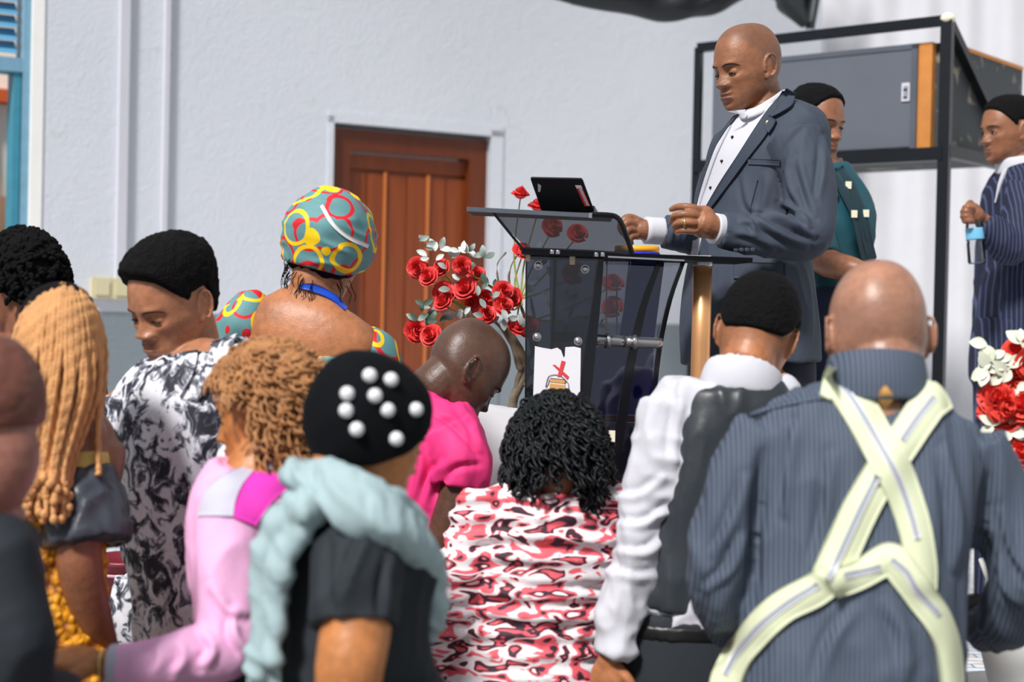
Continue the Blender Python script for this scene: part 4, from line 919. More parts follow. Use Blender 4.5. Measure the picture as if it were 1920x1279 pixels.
# ------------------------------------------------------------ man in the striped shirt with suspenders (nearest, right)
AD = 2.86; p = Person('bald man seen from behind in slate striped shirt with cream suspenders crossed on his back', P(1600, 600, AD).x, AD)
p.head(1643, 628, AD+.05, 181, 15, 1.5, 1.1).neck(1640, 745, AD+.03, .060, .072)
torso(p.mb, [(1640, 735, AD, .08, .07), (1636, 780, AD, .15, .09), (1620, 950, AD, .15, .09)], 180)
def fold(co):  # skin folds at the nape
    v = p.loc(co); return .35*np.exp(-((v[:, 2]+.052)/.004)**2)*(v[:, 1] > .03)+.4*np.exp(-((v[:, 2]+.085)/.004)**2)*(v[:, 1] > .02)
for z_ in (-.045, -.068): tube(p.mb, [p.L((x, .070-.9*x*x/.07-(-.045-z_)*.9, z_)) for x in (-.05, -.03, 0, .03, .05)], [.006, .011, .013, .011, .006], m=12)
p.body(SK['bald_tan'], .004, 2, scalp=lambda v: .35*sst(v[:, 1], .0, .06)*sst(.04-np.abs(v[:, 2]-.01), 0, .03)); p.eyes(.5, .4)
mb = MB()
torso(mb, [(1641, 716, AD, .085, .075), (1638, 742, AD, .135, .09), (1634, 775, AD, .185, .105), (1630, 830, AD, .205, .12), (1626, 930, AD-.01, .205, .13), (1612, 1060, AD-.02, .195, .13), (1600, 1200, AD-.03, .195, .135), (1595, 1340, AD-.03, .20, .14)], 180)
arm(mb, [(1450, 815, AD), (1392, 930, AD), (1345, 1085, AD+.0), (1372, 1150, AD+.1), (1400, 1180, AD+.3)], [.068, .068, .056, .054, .04], round_=False)
arm(mb, [(1818, 830, AD), (1872, 950, AD), (1915, 1085, AD+.0), (1890, 1160, AD+.1), (1850, 1185, AD+.3)], [.07, .07, .062, .055, .042], round_=False)
sh = p.garment('shirt', mb, MT['stripeshirt'], .007, 3, .010, (12, 12, 4.5), 11, lambda c: creases(c, [([(1428, 850), (1420, 930), (1412, 1030), (1408, 1140)], -.030, 11), ([(1850, 900), (1842, 1000), (1836, 1110), (1828, 1250)], -.030, 11), ([(1488, 800), (1482, 870), (1472, 960)], .014, 12), ([(1560, 860), (1550, 960), (1530, 1060)], .010, 12), ([(1770, 850), (1785, 940), (1790, 1060)], .014, 12), ([(1400, 900), (1372, 980), (1340, 1040)], .012, 10), ([(1390, 1010), (1365, 1070), (1320, 1110)], .012, 9), ([(1880, 960), (1895, 1030), (1925, 1080)], .012, 9), ([(1870, 1060), (1890, 1110), (1920, 1140)], .012, 9), ([(1660, 1130), (1690, 1190), (1700, 1270)], .010, 13), ([(1600, 1150), (1560, 1210), (1540, 1279)], .010, 13)], AD)+.012*vnoise(c*np.array((12, 12, 2.6)), 12)-.006*np.abs(vnoise(c*np.array((26, 20, 6)), 14))); sb = bvh(sh)
mb = MB(); torso(mb, [(1641, 744, AD-.01, .100, .098), (1641, 720, AD-.01, .092, .096), (1642, 695, AD, .088, .093), (1642, 672, AD+.005, .084, .090)], 180, ex=2.1); obj('shirt_collar', mb, MT['stripeshirt'], p.root, .005, 1)
for a_, b_ in ((V(0, 0, 0), 0),):
    mb = patch(sb, [(1402, 775), (1480, 752), (1560, 742), (1620, 765)], [(1404, 782), (1482, 760), (1562, 750), (1622, 772)], off=.0, th=.003, n=30, m=3); obj('yoke_seam', mb, MT['stripeshirt'], p.root)
cb_ = bvh(sh, [o for o in p.root.children if o.name.startswith('shirt_collar')][0])
mb = patch(cb_, [(1657, 722), (1645, 745), (1655, 768)], [(1661, 722), (1676, 745), (1661, 768)], off=.001, th=.0015, n=10, m=6); obj('orange_tag', mb, MT['orangeink'], p.root)
SUS = [([(1762, 742), (1738, 762), (1700, 818), (1655, 882), (1612, 958), (1578, 1030), (1548, 1095)], [66, 66, 66, 66, 70, 70, 66], [(1752, 745), (1722, 782), (1692, 826)]), ([(1546, 716), (1562, 722), (1578, 722), (1612, 770), (1650, 838), (1684, 900), (1712, 980), (1726, 1060), (1732, 1108)], [58, 62, 66, 66, 68, 66, 62, 56, 40], [(1570, 715), (1600, 750), (1648, 830), (1684, 898), (1708, 965), (1720, 1010)]), ([(1560, 1085), (1530, 1106), (1470, 1138), (1425, 1180), (1385, 1226), (1362, 1279), (1356, 1330)], [60, 62, 60, 58, 58, 62, 62], [(1535, 1096), (1475, 1134), (1425, 1175), (1382, 1226), (1360, 1265)]), ([(1560, 1098), (1610, 1078), (1655, 1052), (1675, 1050), (1700, 1082), (1728, 1122), (1755, 1160), (1775, 1210), (1783, 1279), (1783, 1330)], [54, 56, 60, 62, 60, 58, 52, 44, 40, 40], [(1672, 1050), (1700, 1074), (1720, 1108), (1745, 1136), (1760, 1152)])]
sus = thing_ = None
lay = []
for i, (path, w_, ln_) in enumerate(SUS):
    b_ = bvh(sh, *lay) if lay else sb
    mb = strip(b_, path, w_, off=.004, th=.005, n=60, m=9, bulge=.010, sm=6); o = obj('suspender_strap', mb, MT['suspender'], p.root, sm=0); lay.append(o)
    for q, wd, mm, of in ((ln_, 13, 'suspwhite', .0015), (ln_, 6.5, 'suspgrey', .003)):
        mb = strip(bvh(*lay), q, wd, off=of, th=.001, n=40, m=3, sm=2); obj('strap_line', mb, MT[mm], o)
b_ = bvh(sh, *lay)
for q in ([(1646, 1002-110), (1612, 960), (1580, 1030), (1552, 1088)], [(1582, 1080), (1620, 1072), (1652, 1064)]):
    for wd, mm, of in ((13, 'suspwhite', .0015), (6.5, 'suspgrey', .003)): mb = strip(b_, q, wd, off=of, th=.001, n=36, m=3, sm=2); obj('strap_line', mb, MT[mm], lay[0])
legs(p, P(1600, 1330, AD-.02), 180, MT['charcoal'])

# ------------------------------------------------------------ young man in the dark waistcoat
BD = 3.36; p = Person('young man from behind in charcoal satin waistcoat and white shirt, head bowed', P(1330, 600, BD).x, BD)
p.head(1418, 632, BD+.03, 172, 34, -12, .97).neck(1392, 720, BD, .056, .064)
tube(p.mb, [P(1262, 790, BD-.03), P(1212, 1000, BD-.06), P(1150, 1195, BD-.1), P(1146, 1212, BD-.1)], [.045, .038, .030, .028], m=14)
torso(p.mb, [(1388, 715, BD, .075, .065), (1385, 750, BD, .13, .08), (1350, 950, BD, .14, .08)], 180)
hand(p.mb, P(1143, 1228, BD-.1), V(-.12, -.05, -1), V(-.6, -.8, 0), .95, (18, 22, 26, 30))
p.body(SK['tan_brown'], .0038, 2, scalp=lambda v: .55*sst(v[:, 1], -.01, .02)*sst(v[:, 2], -.085, -.05)); p.eyes(.5, .5)
p.cap('short_hair', MT['blackhair'], FADE, lambda v: .010+.010*sst(v[:, 2], .0, .09), .0015, 130)
mb = MB()
torso(mb, [(1387, 712, BD, .075, .068), (1387, 735, BD, .13, .09), (1372, 790, BD, .175, .105), (1350, 900, BD, .170, .115), (1320, 1040, BD, .160, .115), (1300, 1180, BD, .165, .12)], 180)
arm(mb, [(1268, 765, BD-.02), (1240, 880, BD-.04), (1205, 1010, BD-.06), (1168, 1130, BD-.09), (1148, 1228, BD-.1)], [.068, .066, .058, .052, .043], round_=False)
arm(mb, [(1470, 790, BD+.02), (1500, 950, BD+.05), (1480, 1100, BD+.25)], [.068, .06, .045])
sh = p.garment('shirt', mb, MT['shirtwhite'], .0065, 3, .010, (13, 13, 8), 21, lambda c: .006*(1-2*np.abs(vnoise(c*np.array((16, 16, 26)), 18)))+creases(c, [([(1245, 900), (1200, 930), (1165, 935)], .010, 9), ([(1250, 960), (1205, 985), (1160, 985)], .012, 9), ([(1245, 1020), (1200, 1040), (1150, 1035)], .012, 9), ([(1230, 1080), (1190, 1085), (1140, 1070)], .009, 9), ([(1285, 720), (1270, 800), (1262, 880)], .008, 10)], BD))
mb = MB(); torso(mb, [(1390, 730, BD-.02, .090, .088), (1392, 712, BD-.02, .086, .086), (1396, 692, BD-.01, .078, .078), (1398, 682, BD-.01, .072, .072)], 180, tilt=-6, ex=2.1); obj('shirt_collar', mb, MT['shirtwhite'], p.root, .005, 1)
mb = MB(); torso(mb, [(1382, 712, BD, .075, .072), (1382, 735, BD, .122, .108), (1372, 790, BD, .140, .124), (1352, 900, BD, .140, .132), (1324, 1040, BD, .155, .130), (1305, 1142, BD, .166, .128)], 180)
p.garment('waistcoat', mb, MT['satin'], .0065, 2, .009, (12, 12, 6), 22)
mb = MB(); torso(mb, [(1298, 1158, BD, .170, .126), (1297, 1185, BD, .173, .13)], 180); obj('belt', mb, MT['shoe'], p.root, .006, 1)
legs(p, P(1295, 1245, BD), 180, MT['charcoal'])

# ------------------------------------------------------------ woman in the pink animal print dress
ZD = 3.50; p = Person('woman from behind in pink, black and white animal print dress, dark curly head bowed', P(985, 600, ZD).x, ZD)
p.head(1044, 845, ZD+.03, 178, 48, 0, .98).neck(1040, 925, ZD, .052, .06)
torso(p.mb, [(1040, 915, ZD, .07, .06), (1035, 950, ZD, .13, .08), (1010, 1080, ZD, .12, .08)], 180)
tube(p.mb, [P(905, 950, ZD-.02), P(868, 1070, ZD-.05), P(815, 1200, ZD-.02), P(790, 1270, ZD+.02)], [.04, .035, .03, .026])
hand(p.mb, P(786, 1285, ZD+.02), V(-.3, .3, -1), V(-1, -.2, 0), .9); p.body(SK['mid_brown'], .0042, 2); p.eyes(.5, .5)
p.cap('hair_base', MT['blackcurl'], [(-.12, .06), (-.06, .04), (0, -.03), (.12, -.10)], .012, .004, 60)
curls(p, 'curly_hair', MT['blackcurl'], lambda v: v.y > -.05 and v.z > -.095, 1150, .075, .040, .0085, .0042, 1.6, 5, pull=(0, -.35, -.75))
mb = MB()
torso(mb, [(1042, 918, ZD, .085, .07), (1038, 938, ZD, .14, .095), (1030, 985, ZD, .175, .115), (1012, 1080, ZD, .165, .12), (998, 1180, ZD, .165, .12), (988, 1290, ZD, .19, .14), (985, 1450, ZD, .21, .16)], 180)
arm(mb, [(915, 930, ZD-.01), (893, 1010, ZD-.03), (862, 1090, ZD-.05), (845, 1150, ZD-.05), (822, 1215, ZD-.03), (803, 1275, ZD)], [.066, .062, .056, .052, .050, .046], round_=False)
arm(mb, [(1145, 950, ZD+.02), (1170, 1080, ZD+.05), (1120, 1180, ZD+.2)], [.065, .055, .045])
def tiers(c): return .006*np.sin(c[:, 2]*150+3*vnoise(c*np.array((7, 7, 3)), 8))*sst(1.28-c[:, 2], 0, .1)*sst(c[:, 2], .8, .95)
p.garment('print_dress', mb, MT['zebra'], .0065, 2, .010, (8, 8, 18), 31, tiers); legs(p, P(985, 1330, ZD), 180, MT['zebra'], skirt=True)

# ------------------------------------------------------------ woman in black turban with pearls
TD = 2.62; p = Person('woman from behind in black turban dotted with white pearls, teal scarf and black tee', P(655, 600, TD).x, TD)
p.head(694, 812, TD+.02, 130, 16, 0, .99, noears=1).neck(672, 965, TD, .055, .062)
torso(p.mb, [(672, 955, TD, .075, .065), (665, 990, TD, .13, .08), (650, 1150, TD, .13, .08)], 150)
arm(p.mb, [(678, 1030, TD-.12), (668, 1170, TD-.16), (655, 1300, TD-.17), (700, 1420, TD-.02)], [.05, .055, .050, .035]); hand(p.mb, P(712, 1440, TD), V(.4, .5, -.6), V(.6, -.6, .2), .9)
p.body(SK['golden'], .0042, 2); p.eyes(.5, .5)
TL = [(-.12, .040), (-.07, .020), (-.03, -.022), (.03, -.060), (.12, -.085)]
tb = p.cap('turban', MT['blackwrap'], TL, lambda v: .011+.008*sst(v[:, 1], 0, .1), .002, 30)
tv = bvh(tb)
for x, y in ((693, 704), (733, 712), (651, 738), (703, 742), (649, 770), (727, 769), (669, 805), (743, 823), (667, 876), (780, 768)):
    h, no = hit(tv, x, y)
    if h: mb = MB(); ell(mb, h-ray(x, y)*.004, (.0118, .0118, .0118), n=12, m=18); obj('pearl', mb, MT['pearl'], p.root)
mb = MB()
torso(mb, [(672, 965, TD, .08, .07), (666, 990, TD, .13, .09), (654, 1035, TD, .155, .11), (648, 1130, TD, .145, .115), (650, 1279, TD, .145, .12), (650, 1420, TD, .16, .13)], 150)
arm(mb, [(668, 1025, TD-.10), (672, 1090, TD-.14), (668, 1175, TD-.165)], [.070, .072, .067], round_=False); arm(mb, [(640, 1030, TD+.12), (720, 1150, TD+.2)], [.06, .06])
p.garment('black_tee', mb, MT['blacktee'], .0065, 3, .010, (11, 11, 6), 41, lambda c: creases(c, [([(618, 1010), (612, 1080), (620, 1160)], -.014, 9), ([(690, 1000), (668, 1060), (640, 1130)], .012, 10), ([(735, 1040), (728, 1100), (730, 1160)], .010, 9)], TD))
mb = MB()
for pts, r_ in (([(562, 892, -.0), (606, 905, -.09), (668, 950, -.15), (735, 985, -.13), (782, 1025, -.06), (806, 1085, -.01), (812, 1150, .0), (800, 1190, .02)], [.030, .038, .044, .045, .038, .033, .028, .012]),
                ([(590, 878, .06), (570, 885, -.02), (600, 888, -.08), (650, 905, -.13), (720, 940, -.12), (770, 980, -.03), (760, 960, .08)], [.018, .022, .024, .027, .028, .026, .02]),
                ([(640, 930, -.13), (580, 950, -.12), (535, 985, -.10), (510, 1035, -.10), (500, 1100, -.10), (492, 1190, -.11), (485, 1262, -.11)], [.035, .038, .040, .036, .026, .024, .020]),
                ([(560, 985, -.12), (532, 1040, -.13), (520, 1120, -.12), (512, 1230, -.13)], [.030, .026, .018, .014])):
    tube(mb, [P(x, y, TD+dd) for x, y, dd in pts], r_, m=22, n=50, flat=.75)
def sf(c): return .007*(1-2*np.abs(vnoise(np.stack([(c[:, 0]-c[:, 2]*.2)*28, c[:, 1]*8, (c[:, 2]+c[:, 0]*.75)*34], 1)*np.array((.35, 1, 1)), 4)))+.004*(1-2*np.abs(vnoise(np.stack([(c[:, 0]+c[:, 2]*.1)*70, c[:, 1]*20, (c[:, 2]+c[:, 0]*.75)*26], 1), 6)))
p.garment('scarf', mb, MT['tealscarf'], .005, 3, .003, (9, 9, 9), 42, sf)
mb = MB()
for k in range(26): x = 468+k*2.3; tube(mb, [P(x, 1235, TD-.11-.02*random.random()), P(x+random.uniform(-5, 5), 1262, TD-.12), P(x+random.uniform(-9, 7), 1290+random.uniform(-10, 10), TD-.12)], .0022, m=5, n=8)
obj('scarf_fringe', mb, MT['tealscarf'], p.root)
legs(p, P(650, 1390, TD), 150, MT['blacktee'])

# ------------------------------------------------------------ woman with curly brown-blonde hair in the pink jacket
CD = 2.98; p = Person('woman with curly brown-blonde hair in pale pink, magenta and white jacket facing left', P(495, 600, CD).x, CD)
p.head(503, 768, CD+.02, -98, 10, 0, 1.0, nose=1.05, noears=1).neck(512, 880, CD, .05, .055)
torso(p.mb, [(512, 870, CD, .07, .06), (508, 900, CD, .11, .08), (500, 1100, CD, .12, .08)], -110)
arm(p.mb, [(430, 950, CD-.12), (432, 1190, CD-.2), (222, 1244, CD-.24), (205, 1246, CD-.24)], [.04, .036, .028, .026])
hand(p.mb, P(198, 1246, CD-.24), V(-1, .1, .12), V(.1, -.35, .9), .95, (22, 30, 34, 40))
p.body(SK['golden'], .0036, 2); p.eyes(.6, .5)
p.cap('hair_base', MT['honeycurl'], [(-.12, .08), (-.07, .07), (-.05, .05), (-.02, .0), (.0, -.05), (.12, -.1)], .010, .004, 60)
kp = lambda v: v.y > np.interp(v.z, [-.1, .03, .06, .11], [.012, .0, -.05, -.08]) and v.z > -.10
curls(p, 'curly_hair', MT['honeycurl'], kp, 1250, .072, .036, .0095, .0034, 1.9, 8, pull=(0, 0, -.8))
mb = MB()
torso(mb, [(512, 872, CD, .075, .065), (508, 892, CD, .12, .085), (495, 930, CD, .16, .11), (492, 1030, CD, .16, .12), (500, 1150, CD, .155, .12), (505, 1300, CD, .165, .13), (505, 1380, CD, .17, .13)], -110)
arm(mb, [(432, 940, CD-.10), (424, 1040, CD-.15), (428, 1150, CD-.19), (418, 1212, CD-.21), (340, 1235, CD-.23), (268, 1248, CD-.24), (222, 1252, CD-.24)], [.062, .060, .056, .058, .050, .043, .040], round_=False)
arm(mb, [(560, 950, CD+.14), (580, 1100, CD+.2), (480, 1180, CD+.3)], [.06, .05, .045])
jk = p.garment('jacket', mb, MT['palepink'], .006, 3, .006, (11, 11, 7), 51, lambda c: creases(c, [([(380, 1180), (400, 1215), (385, 1250)], .014, 10), ([(440, 1150), (440, 1190), (470, 1230)], .012, 10), ([(340, 1205), (345, 1235), (330, 1262)], .010, 9), ([(300, 1215), (300, 1240), (285, 1265)], .008, 8), ([(400, 1100), (425, 1140), (460, 1150)], .010, 10)], CD)); jb = bvh(jk)
mb = patch(jb, [(475, 884), (452, 912), (440, 942), (437, 970)], [(580, 878), (552, 905), (510, 940), (478, 986)], off=.001, th=.003, n=20, m=14); obj('magenta_panel', mb, MT['magenta'], p.root)
mb = patch(jb, [(470, 872), (424, 888), (388, 918), (372, 968)], [(476, 884), (453, 912), (441, 942), (437, 968)], off=.001, th=.003, n=20, m=12); obj('white_panel', mb, MT['lilac'], p.root)
mb = MB(); torso(mb, [(514, 888, CD, .078, .07), (516, 866, CD, .072, .066), (518, 850, CD+.01, .066, .06)], -110, ex=2.1); obj('jacket_collar', mb, MT['lilac'], p.root, .006, 1)
mb = MB(); arm(mb, [(238, 1250, CD-.24), (204, 1250, CD-.24)], [.041, .038], round_=False); obj('jacket_cuff', mb, MT['lilac'], p.root, .005, 1)
mb = MB(); arm(mb, [(197, 1249, CD-.24), (190, 1249, CD-.24)], [.031, .031], round_=False); obj('gold_bracelet', mb, MT['gold'], p.root, .004, 1)
legs(p, P(505, 1330, CD), -110, MT['charcoal'])

# ------------------------------------------------------------ man in the black and white leaf shirt
LFD = 3.48; p = Person('young man in black and white leaf print shirt looking down to the left', P(330, 600, LFD).x, LFD)
p.head(322, 566, LFD, -38, 22, 4, 1.02, nose=1.12, lips=1.05).neck(368, 705, LFD+.05, .056, .066)
torso(p.mb, [(360, 680, LFD+.03, .075, .06), (352, 720, LFD, .13, .075), (330, 900, LFD, .14, .08)], -32, 8)
arm(p.mb, [(235, 760, LFD+.06), (248, 940, LFD+.05), (320, 1060, LFD+.22)], [.045, .038, .03]); hand(p.mb, P(326, 1075, LFD+.24), V(.3, .8, -.1), V(0, .3, 1), .95)
p.body(SK['leaf_face'], .0032, 2); p.eyes(.4, .9)
p.cap('afro_hair', MT['blackhair'], [(-.12, .088), (-.085, .082), (-.065, .068), (-.045, .040), (-.028, .022), (-.014, .010), (-.004, .026), (.034, .028), (.046, -.02), (.06, -.045), (.12, -.062)], lambda v: .008+.020*sst(v[:, 2], .02, .09), .003, 130)
mb = MB()
torso(mb, [(368, 700, LFD+.04, .08, .065), (360, 718, LFD+.03, .13, .085), (342, 752, LFD, .172, .105), (332, 850, LFD, .165, .115), (338, 1000, LFD, .130, .11), (354, 1240, LFD, .115, .105)], -32, 9)
arm(mb, [(238, 745, LFD+.06), (234, 850, LFD+.06), (248, 945, LFD+.05), (290, 1030, LFD+.12)], [.062, .062, .056, .05], round_=False)
arm(mb, [(448, 690, LFD-.06), (458, 820, LFD-.08), (440, 930, LFD-.12)], [.062, .06, .056])
sh = p.garment('leaf_shirt', mb, MT['leafshirt'], .0065, 3, .009, (11, 11, 5), 61)
mb = MB(); loft(mb, [(P(255, 1090, LFD+.10), lat(-20), .05, .02), (P(245, 1160, LFD+.11), lat(-20), .055, .018), (P(258, 1222, LFD+.12), lat(-20), .07, .012)], n=20); p.garment('shirt_tail', mb, MT['leafshirt'], .006, 2, .006, (11, 11, 6), 62)
mb = patch(bvh(sh), [(330, 668), (322, 700), (330, 730)], [(372, 660), (362, 704), (338, 745)], off=.003, th=.006, n=14, m=8, bulge=.003); obj('shirt_collar', mb, MT['leafshirt'], p.root)
mb = patch(bvh(sh), [(398, 640), (386, 680), (368, 720)], [(446, 624), (424, 672), (372, 752)], off=.003, th=.007, n=14, m=8, bulge=.003); obj('shirt_collar', mb, MT['leafshirt'], p.root)
legs(p, P(350, 1345, LFD), -32, MT['charcoal'])

# ------------------------------------------------------------ woman in the wax print headwrap
WD = 3.78; p = Person('bare-backed woman in teal, red and yellow print headwrap and dress before the door', P(580, 600, WD).x, WD)
p.head(612, 478, WD+.02, 165, 10, -14, 1.0, noears=1).neck(600, 568, WD, .050, .055)
torso(p.mb, [(600, 552, WD, .058, .05), (592, 572, WD-.005, .105, .066), (585, 600, WD-.01, .155, .085), (580, 640, WD-.01, .168, .095), (576, 720, WD-.01, .155, .095), (572, 860, WD, .14, .095)], 170, 15)
arm(p.mb, [(462, 605, WD), (440, 720, WD), (470, 850, WD+.1)], [.055, .045, .035]); arm(p.mb, [(695, 665, WD), (722, 780, WD), (690, 900, WD+.1)], [.055, .045, .035])
p.body(SK['tan_brown'], .0045, 3); p.eyes(.5, .5)
p.cap('headwrap', MT['ankara'], [(-.12, .035), (-.06, .02), (0, -.02), (.05, -.045), (.12, -.050)], lambda v: .020+.016*sst(v[:, 2], -.04, .05), .0040, 20, stretch=(1, 1, 3.0), ridge=True)
hw = bvh([o for o in p.root.children if o.name.startswith('headwrap')][0])
mb = strip(hw, [(602, 384), (622, 418), (652, 444), (690, 462)], 7, off=.001, th=.002, n=30, m=4); obj('wrap_seam', mb, MT['suspwhite'], p.root)
p.cap('hair', MT['blackhair'], [(-.12, .06), (0, -.04), (.12, -.088)], .008, .003, 80)
curls(p, 'loose_hair', MT['blackhair'], lambda v: v.z < -.03 and v.y > -.04, 60, .04, .016, .003, .0012, 1.2, 3)
mb = MB(); torso(mb, [(578, 668, WD-.01, .166, .102), (576, 720, WD-.01, .162, .102), (572, 850, WD, .15, .1), (565, 1000, WD, .165, .12), (560, 1250, WD, .19, .14), (560, 1420, WD, .20, .15)], 170, 6)
arm(mb, [(468, 582, WD-.005), (452, 612, WD-.005), (440, 660, WD)], [.050, .062, .058], round_=True); arm(mb, [(655, 655, WD-.02), (690, 662, WD-.01), (718, 705, WD)], [.045, .064, .060])
dr = p.garment('print_dress', mb, MT['ankara'], .0065, 3, .007, (12, 12, 6), 71)
mb = strip(bvh(p.bo), [(562, 536), (590, 540), (625, 558), (648, 580)], [8, 15, 13, 6], off=.002, th=.002, n=20, m=4); obj('blue_ribbon', mb, MT['blueribbon'], p.root)

# ------------------------------------------------------------ bald man in pink
KD = 3.92; p = Person('bald man in hot pink shirt bending forward beside the lectern', P(800, 600, KD).x, KD)
p.head(874, 694, KD, 112, 40, 0, 1.02).neck(800, 745, KD, .060, .068)
torso(p.mb, [(806, 745, KD, .07, .06), (802, 800, KD, .12, .08), (800, 950, KD, .13, .08)], 115)
arm(p.mb, [(850, 830, KD-.15), (862, 905, KD-.15), (838, 985, KD-.15), (810, 1060, KD-.14)], [.04, .045, .042, .032]); hand(p.mb, P(805, 1075, KD-.14), V(0, 0, -1), V(.3, -1, 0), .95)
p.body(SK['deep_brown'], .0038, 2, scalp=lambda v: .25*sst(v[:, 1], 0, .05)); p.eyes(.5, .6)
mb = MB(); torso(mb, [(806, 728, KD, .075, .068), (800, 748, KD, .12, .095), (800, 800, KD, .165, .12), (802, 880, KD, .17, .13), (800, 1000, KD, .165, .13), (795, 1180, KD, .17, .13)], 115)
arm(mb, [(838, 810, KD-.12), (865, 862, KD-.14), (858, 915, KD-.15)], [.07, .076, .064], round_=False); arm(mb, [(800, 800, KD+.15), (850, 900, KD+.2)], [.07, .06])
pk = p.garment('pink_shirt', mb, MT['pink'], .006, 2, .007, (13, 13, 8), 81, lambda c: creases(c, [([(800, 770), (850, 800), (905, 862)], -.010, 6), ([(770, 790), (790, 860), (780, 930)], .012, 9), ([(905, 870), (850, 880), (815, 930)], -.012, 6), ([(830, 870), (810, 900), (795, 950)], .010, 8), ([(860, 760), (890, 800), (905, 840)], .008, 8)], KD+.05))
mb = MB(); torso(mb, [(798, 760, KD, .092, .082), (806, 738, KD, .084, .076), (814, 722, KD, .078, .07)], 115, ex=2.1); obj('shirt_collar', mb, MT['pink'], p.root, .005, 1)
legs(p, P(795, 1210, KD), 115, MT['charcoal'])

# ------------------------------------------------------------ woman with blonde braids
ED = 3.17; p = Person('woman with honey blonde braids in mustard lace dress with slate puff sleeve', P(90, 600, ED).x, ED)
p.head(108, 648, ED, -150, 14, 0, .98).neck(108, 760, ED, .048, .052)
torso(p.mb, [(106, 750, ED, .06, .05), (102, 785, ED, .115, .07), (92, 840, ED, .15, .09), (80, 1000, ED, .13, .09)], -155)
arm(p.mb, [(150, 815, ED-.02), (152, 900, ED-.04), (148, 1050, ED-.08), (172, 1150, ED-.05), (196, 1215, ED)], [.054, .050, .044, .038, .028]); hand(p.mb, P(200, 1228, ED), V(.3, .1, -1), V(.6, -.8, 0), .9)
p.body(SK['mid_brown'], .0042, 2); p.eyes(.5, .5)
p.cap('scalp_hair', MT['blackhair'], [(-.12, .06), (-.05, .04), (0, -.03), (.12, -.07)], .005, .002, 90)
mb = MB(); g = random.Random(4)
for lyr in range(2):
    for i in range(27):
        u = -1+2*(i+.5)/27+g.uniform(-.045, .045); dz = math.sqrt(max(0, 1-u*u)); ex_ = u > .9; w_ = g.uniform(-13, 13)
        pts = [P(116+u*40+lyr*6-4, 534+abs(u)*12+g.uniform(-2, 4), ED+.02-.05*dz), P(112+u*68, 562+abs(u)*22, ED-.02-.095*dz-lyr*.003), P(108+u*89, 640+12*abs(u), ED-.01-.128*dz-lyr*.006), P(101+u*84+w_, 730, ED-.02-.128*dz-lyr*.006),
               P((183 if ex_ else 90+u*66+w_), 810, ED-.03-.115*dz-lyr*.006), P((185 if ex_ else 80+u*50+w_), 880, ED-.05-.10*dz-lyr*.005), P((184 if ex_ else 70+u*46+w_*1.8), (890 if ex_ else 930+g.uniform(-35, 50)), ED-.06-.11*dz)]
        n_ = 64; r_ = .0050+.0010*g.random(); c_ = cat(pts, n_); tube(mb, [V(*q) for q in c_], [r_*(1+.20*math.sin(k*1.7+i)) for k in range(n_)], n=n_, m=6, round_=False)
        if not ex_:
            for e_ in range(2): ell(mb, V(*c_[-1-e_*4])+V(g.uniform(-.006, .006), 0, 0), (.0085, .0085, .010), n=6, m=8)
obj('braids', mb, MT['blonde'], p.root)
mb = MB(); torso(mb, [(88, 872, ED, .128, .09), (80, 950, ED, .135, .10), (78, 1080, ED, .122, .10), (86, 1180, ED, .120, .11), (90, 1290, ED, .15, .13), (98, 1450, ED, .18, .15)], -155)
p.garment('lace_dress', mb, MT['lace'], .0065, 1, .008, (26, 26, 34), 91, lambda c: .006*vnoise(c*np.array((40, 40, 60)), 5))
mb = MB(); arm(mb, [(149, 852, ED-.03), (151, 884, ED-.035)], [.056, .058], round_=False); obj('gold_trim', mb, mat('gold_lace_trim', C(206, 178, 96), .6, var=.3, vs_=60), p.root, .005, 1)
mb = MB(); arm(mb, [(150, 880, ED-.035), (154, 925, ED-.04), (158, 975, ED-.05), (162, 1018, ED-.06)], [.056, .074, .084, .086], round_=False)
p.garment('puff_sleeve', mb, MT['sleevegrey'], .006, 2, .012, (22, 22, 5), 92)
legs(p, P(98, 1330, ED), -155, MT['lace'], skirt=True)

# ------------------------------------------------------------ people at the left edge
HD_ = 3.68; p = Person('person with short black twisted hair behind the woman with braids', P(45, 600, HD_).x, HD_)
p.head(42, 540, HD_, -135, 12, 0, 1.0).neck(60, 640, HD_, .054, .06); torso(p.mb, [(60, 630, HD_, .07, .06), (60, 680, HD_, .13, .08), (60, 900, HD_, .14, .08)], -140)
p.body(SK['mid_brown'], .0045, 2); p.eyes(.5, .3); hc = p.cap('hair_base', MT['blackhair'], AFRO, .014, .002, 90)
mb = MB(); g = random.Random(9); k = 0
while k < 420:
    u = V(g.gauss(0, 1), g.gauss(0, 1), g.gauss(0, 1)).normalized(); v = skull(u)
    if v.z < np.interp(v.y, *zip(*AFRO))+.006: continue
    k += 1; o_ = p.M @ u; q = p.L(v)+o_*.016; s_ = V(g.uniform(-1, 1), g.uniform(-1, 1), g.uniform(-1, 1)).normalized(); tube(mb, [q-s_*.006, q+o_*.008, q+s_*.007+o_*.002], [.0045, .006, .0045], m=6, n=6)
obj('hair_twists', mb, MT['blackhair'], p.root)
mb = MB(); torso(mb, [(60, 640, HD_, .08, .07), (60, 670, HD_, .15, .09), (58, 740, HD_, .18, .11), (58, 900, HD_, .17, .12), (60, 1180, HD_, .17, .13)], -140); p.garment('dark_top', mb, MT['charcoal'], .008); legs(p, P(60, 1200, HD_), -140, MT['charcoal'])
GD = 2.48; p = Person('person with cropped brown hair in charcoal jacket cut off by the left edge', P(-50, 600, GD).x, GD)
p.head(-34, 780, GD, -118, 14, 0, .98).neck(-38, 930, GD, .056, .062); torso(p.mb, [(-30, 920, GD, .075, .065), (-60, 970, GD, .10, .07), (-85, 1150, GD, .11, .07)], -150)
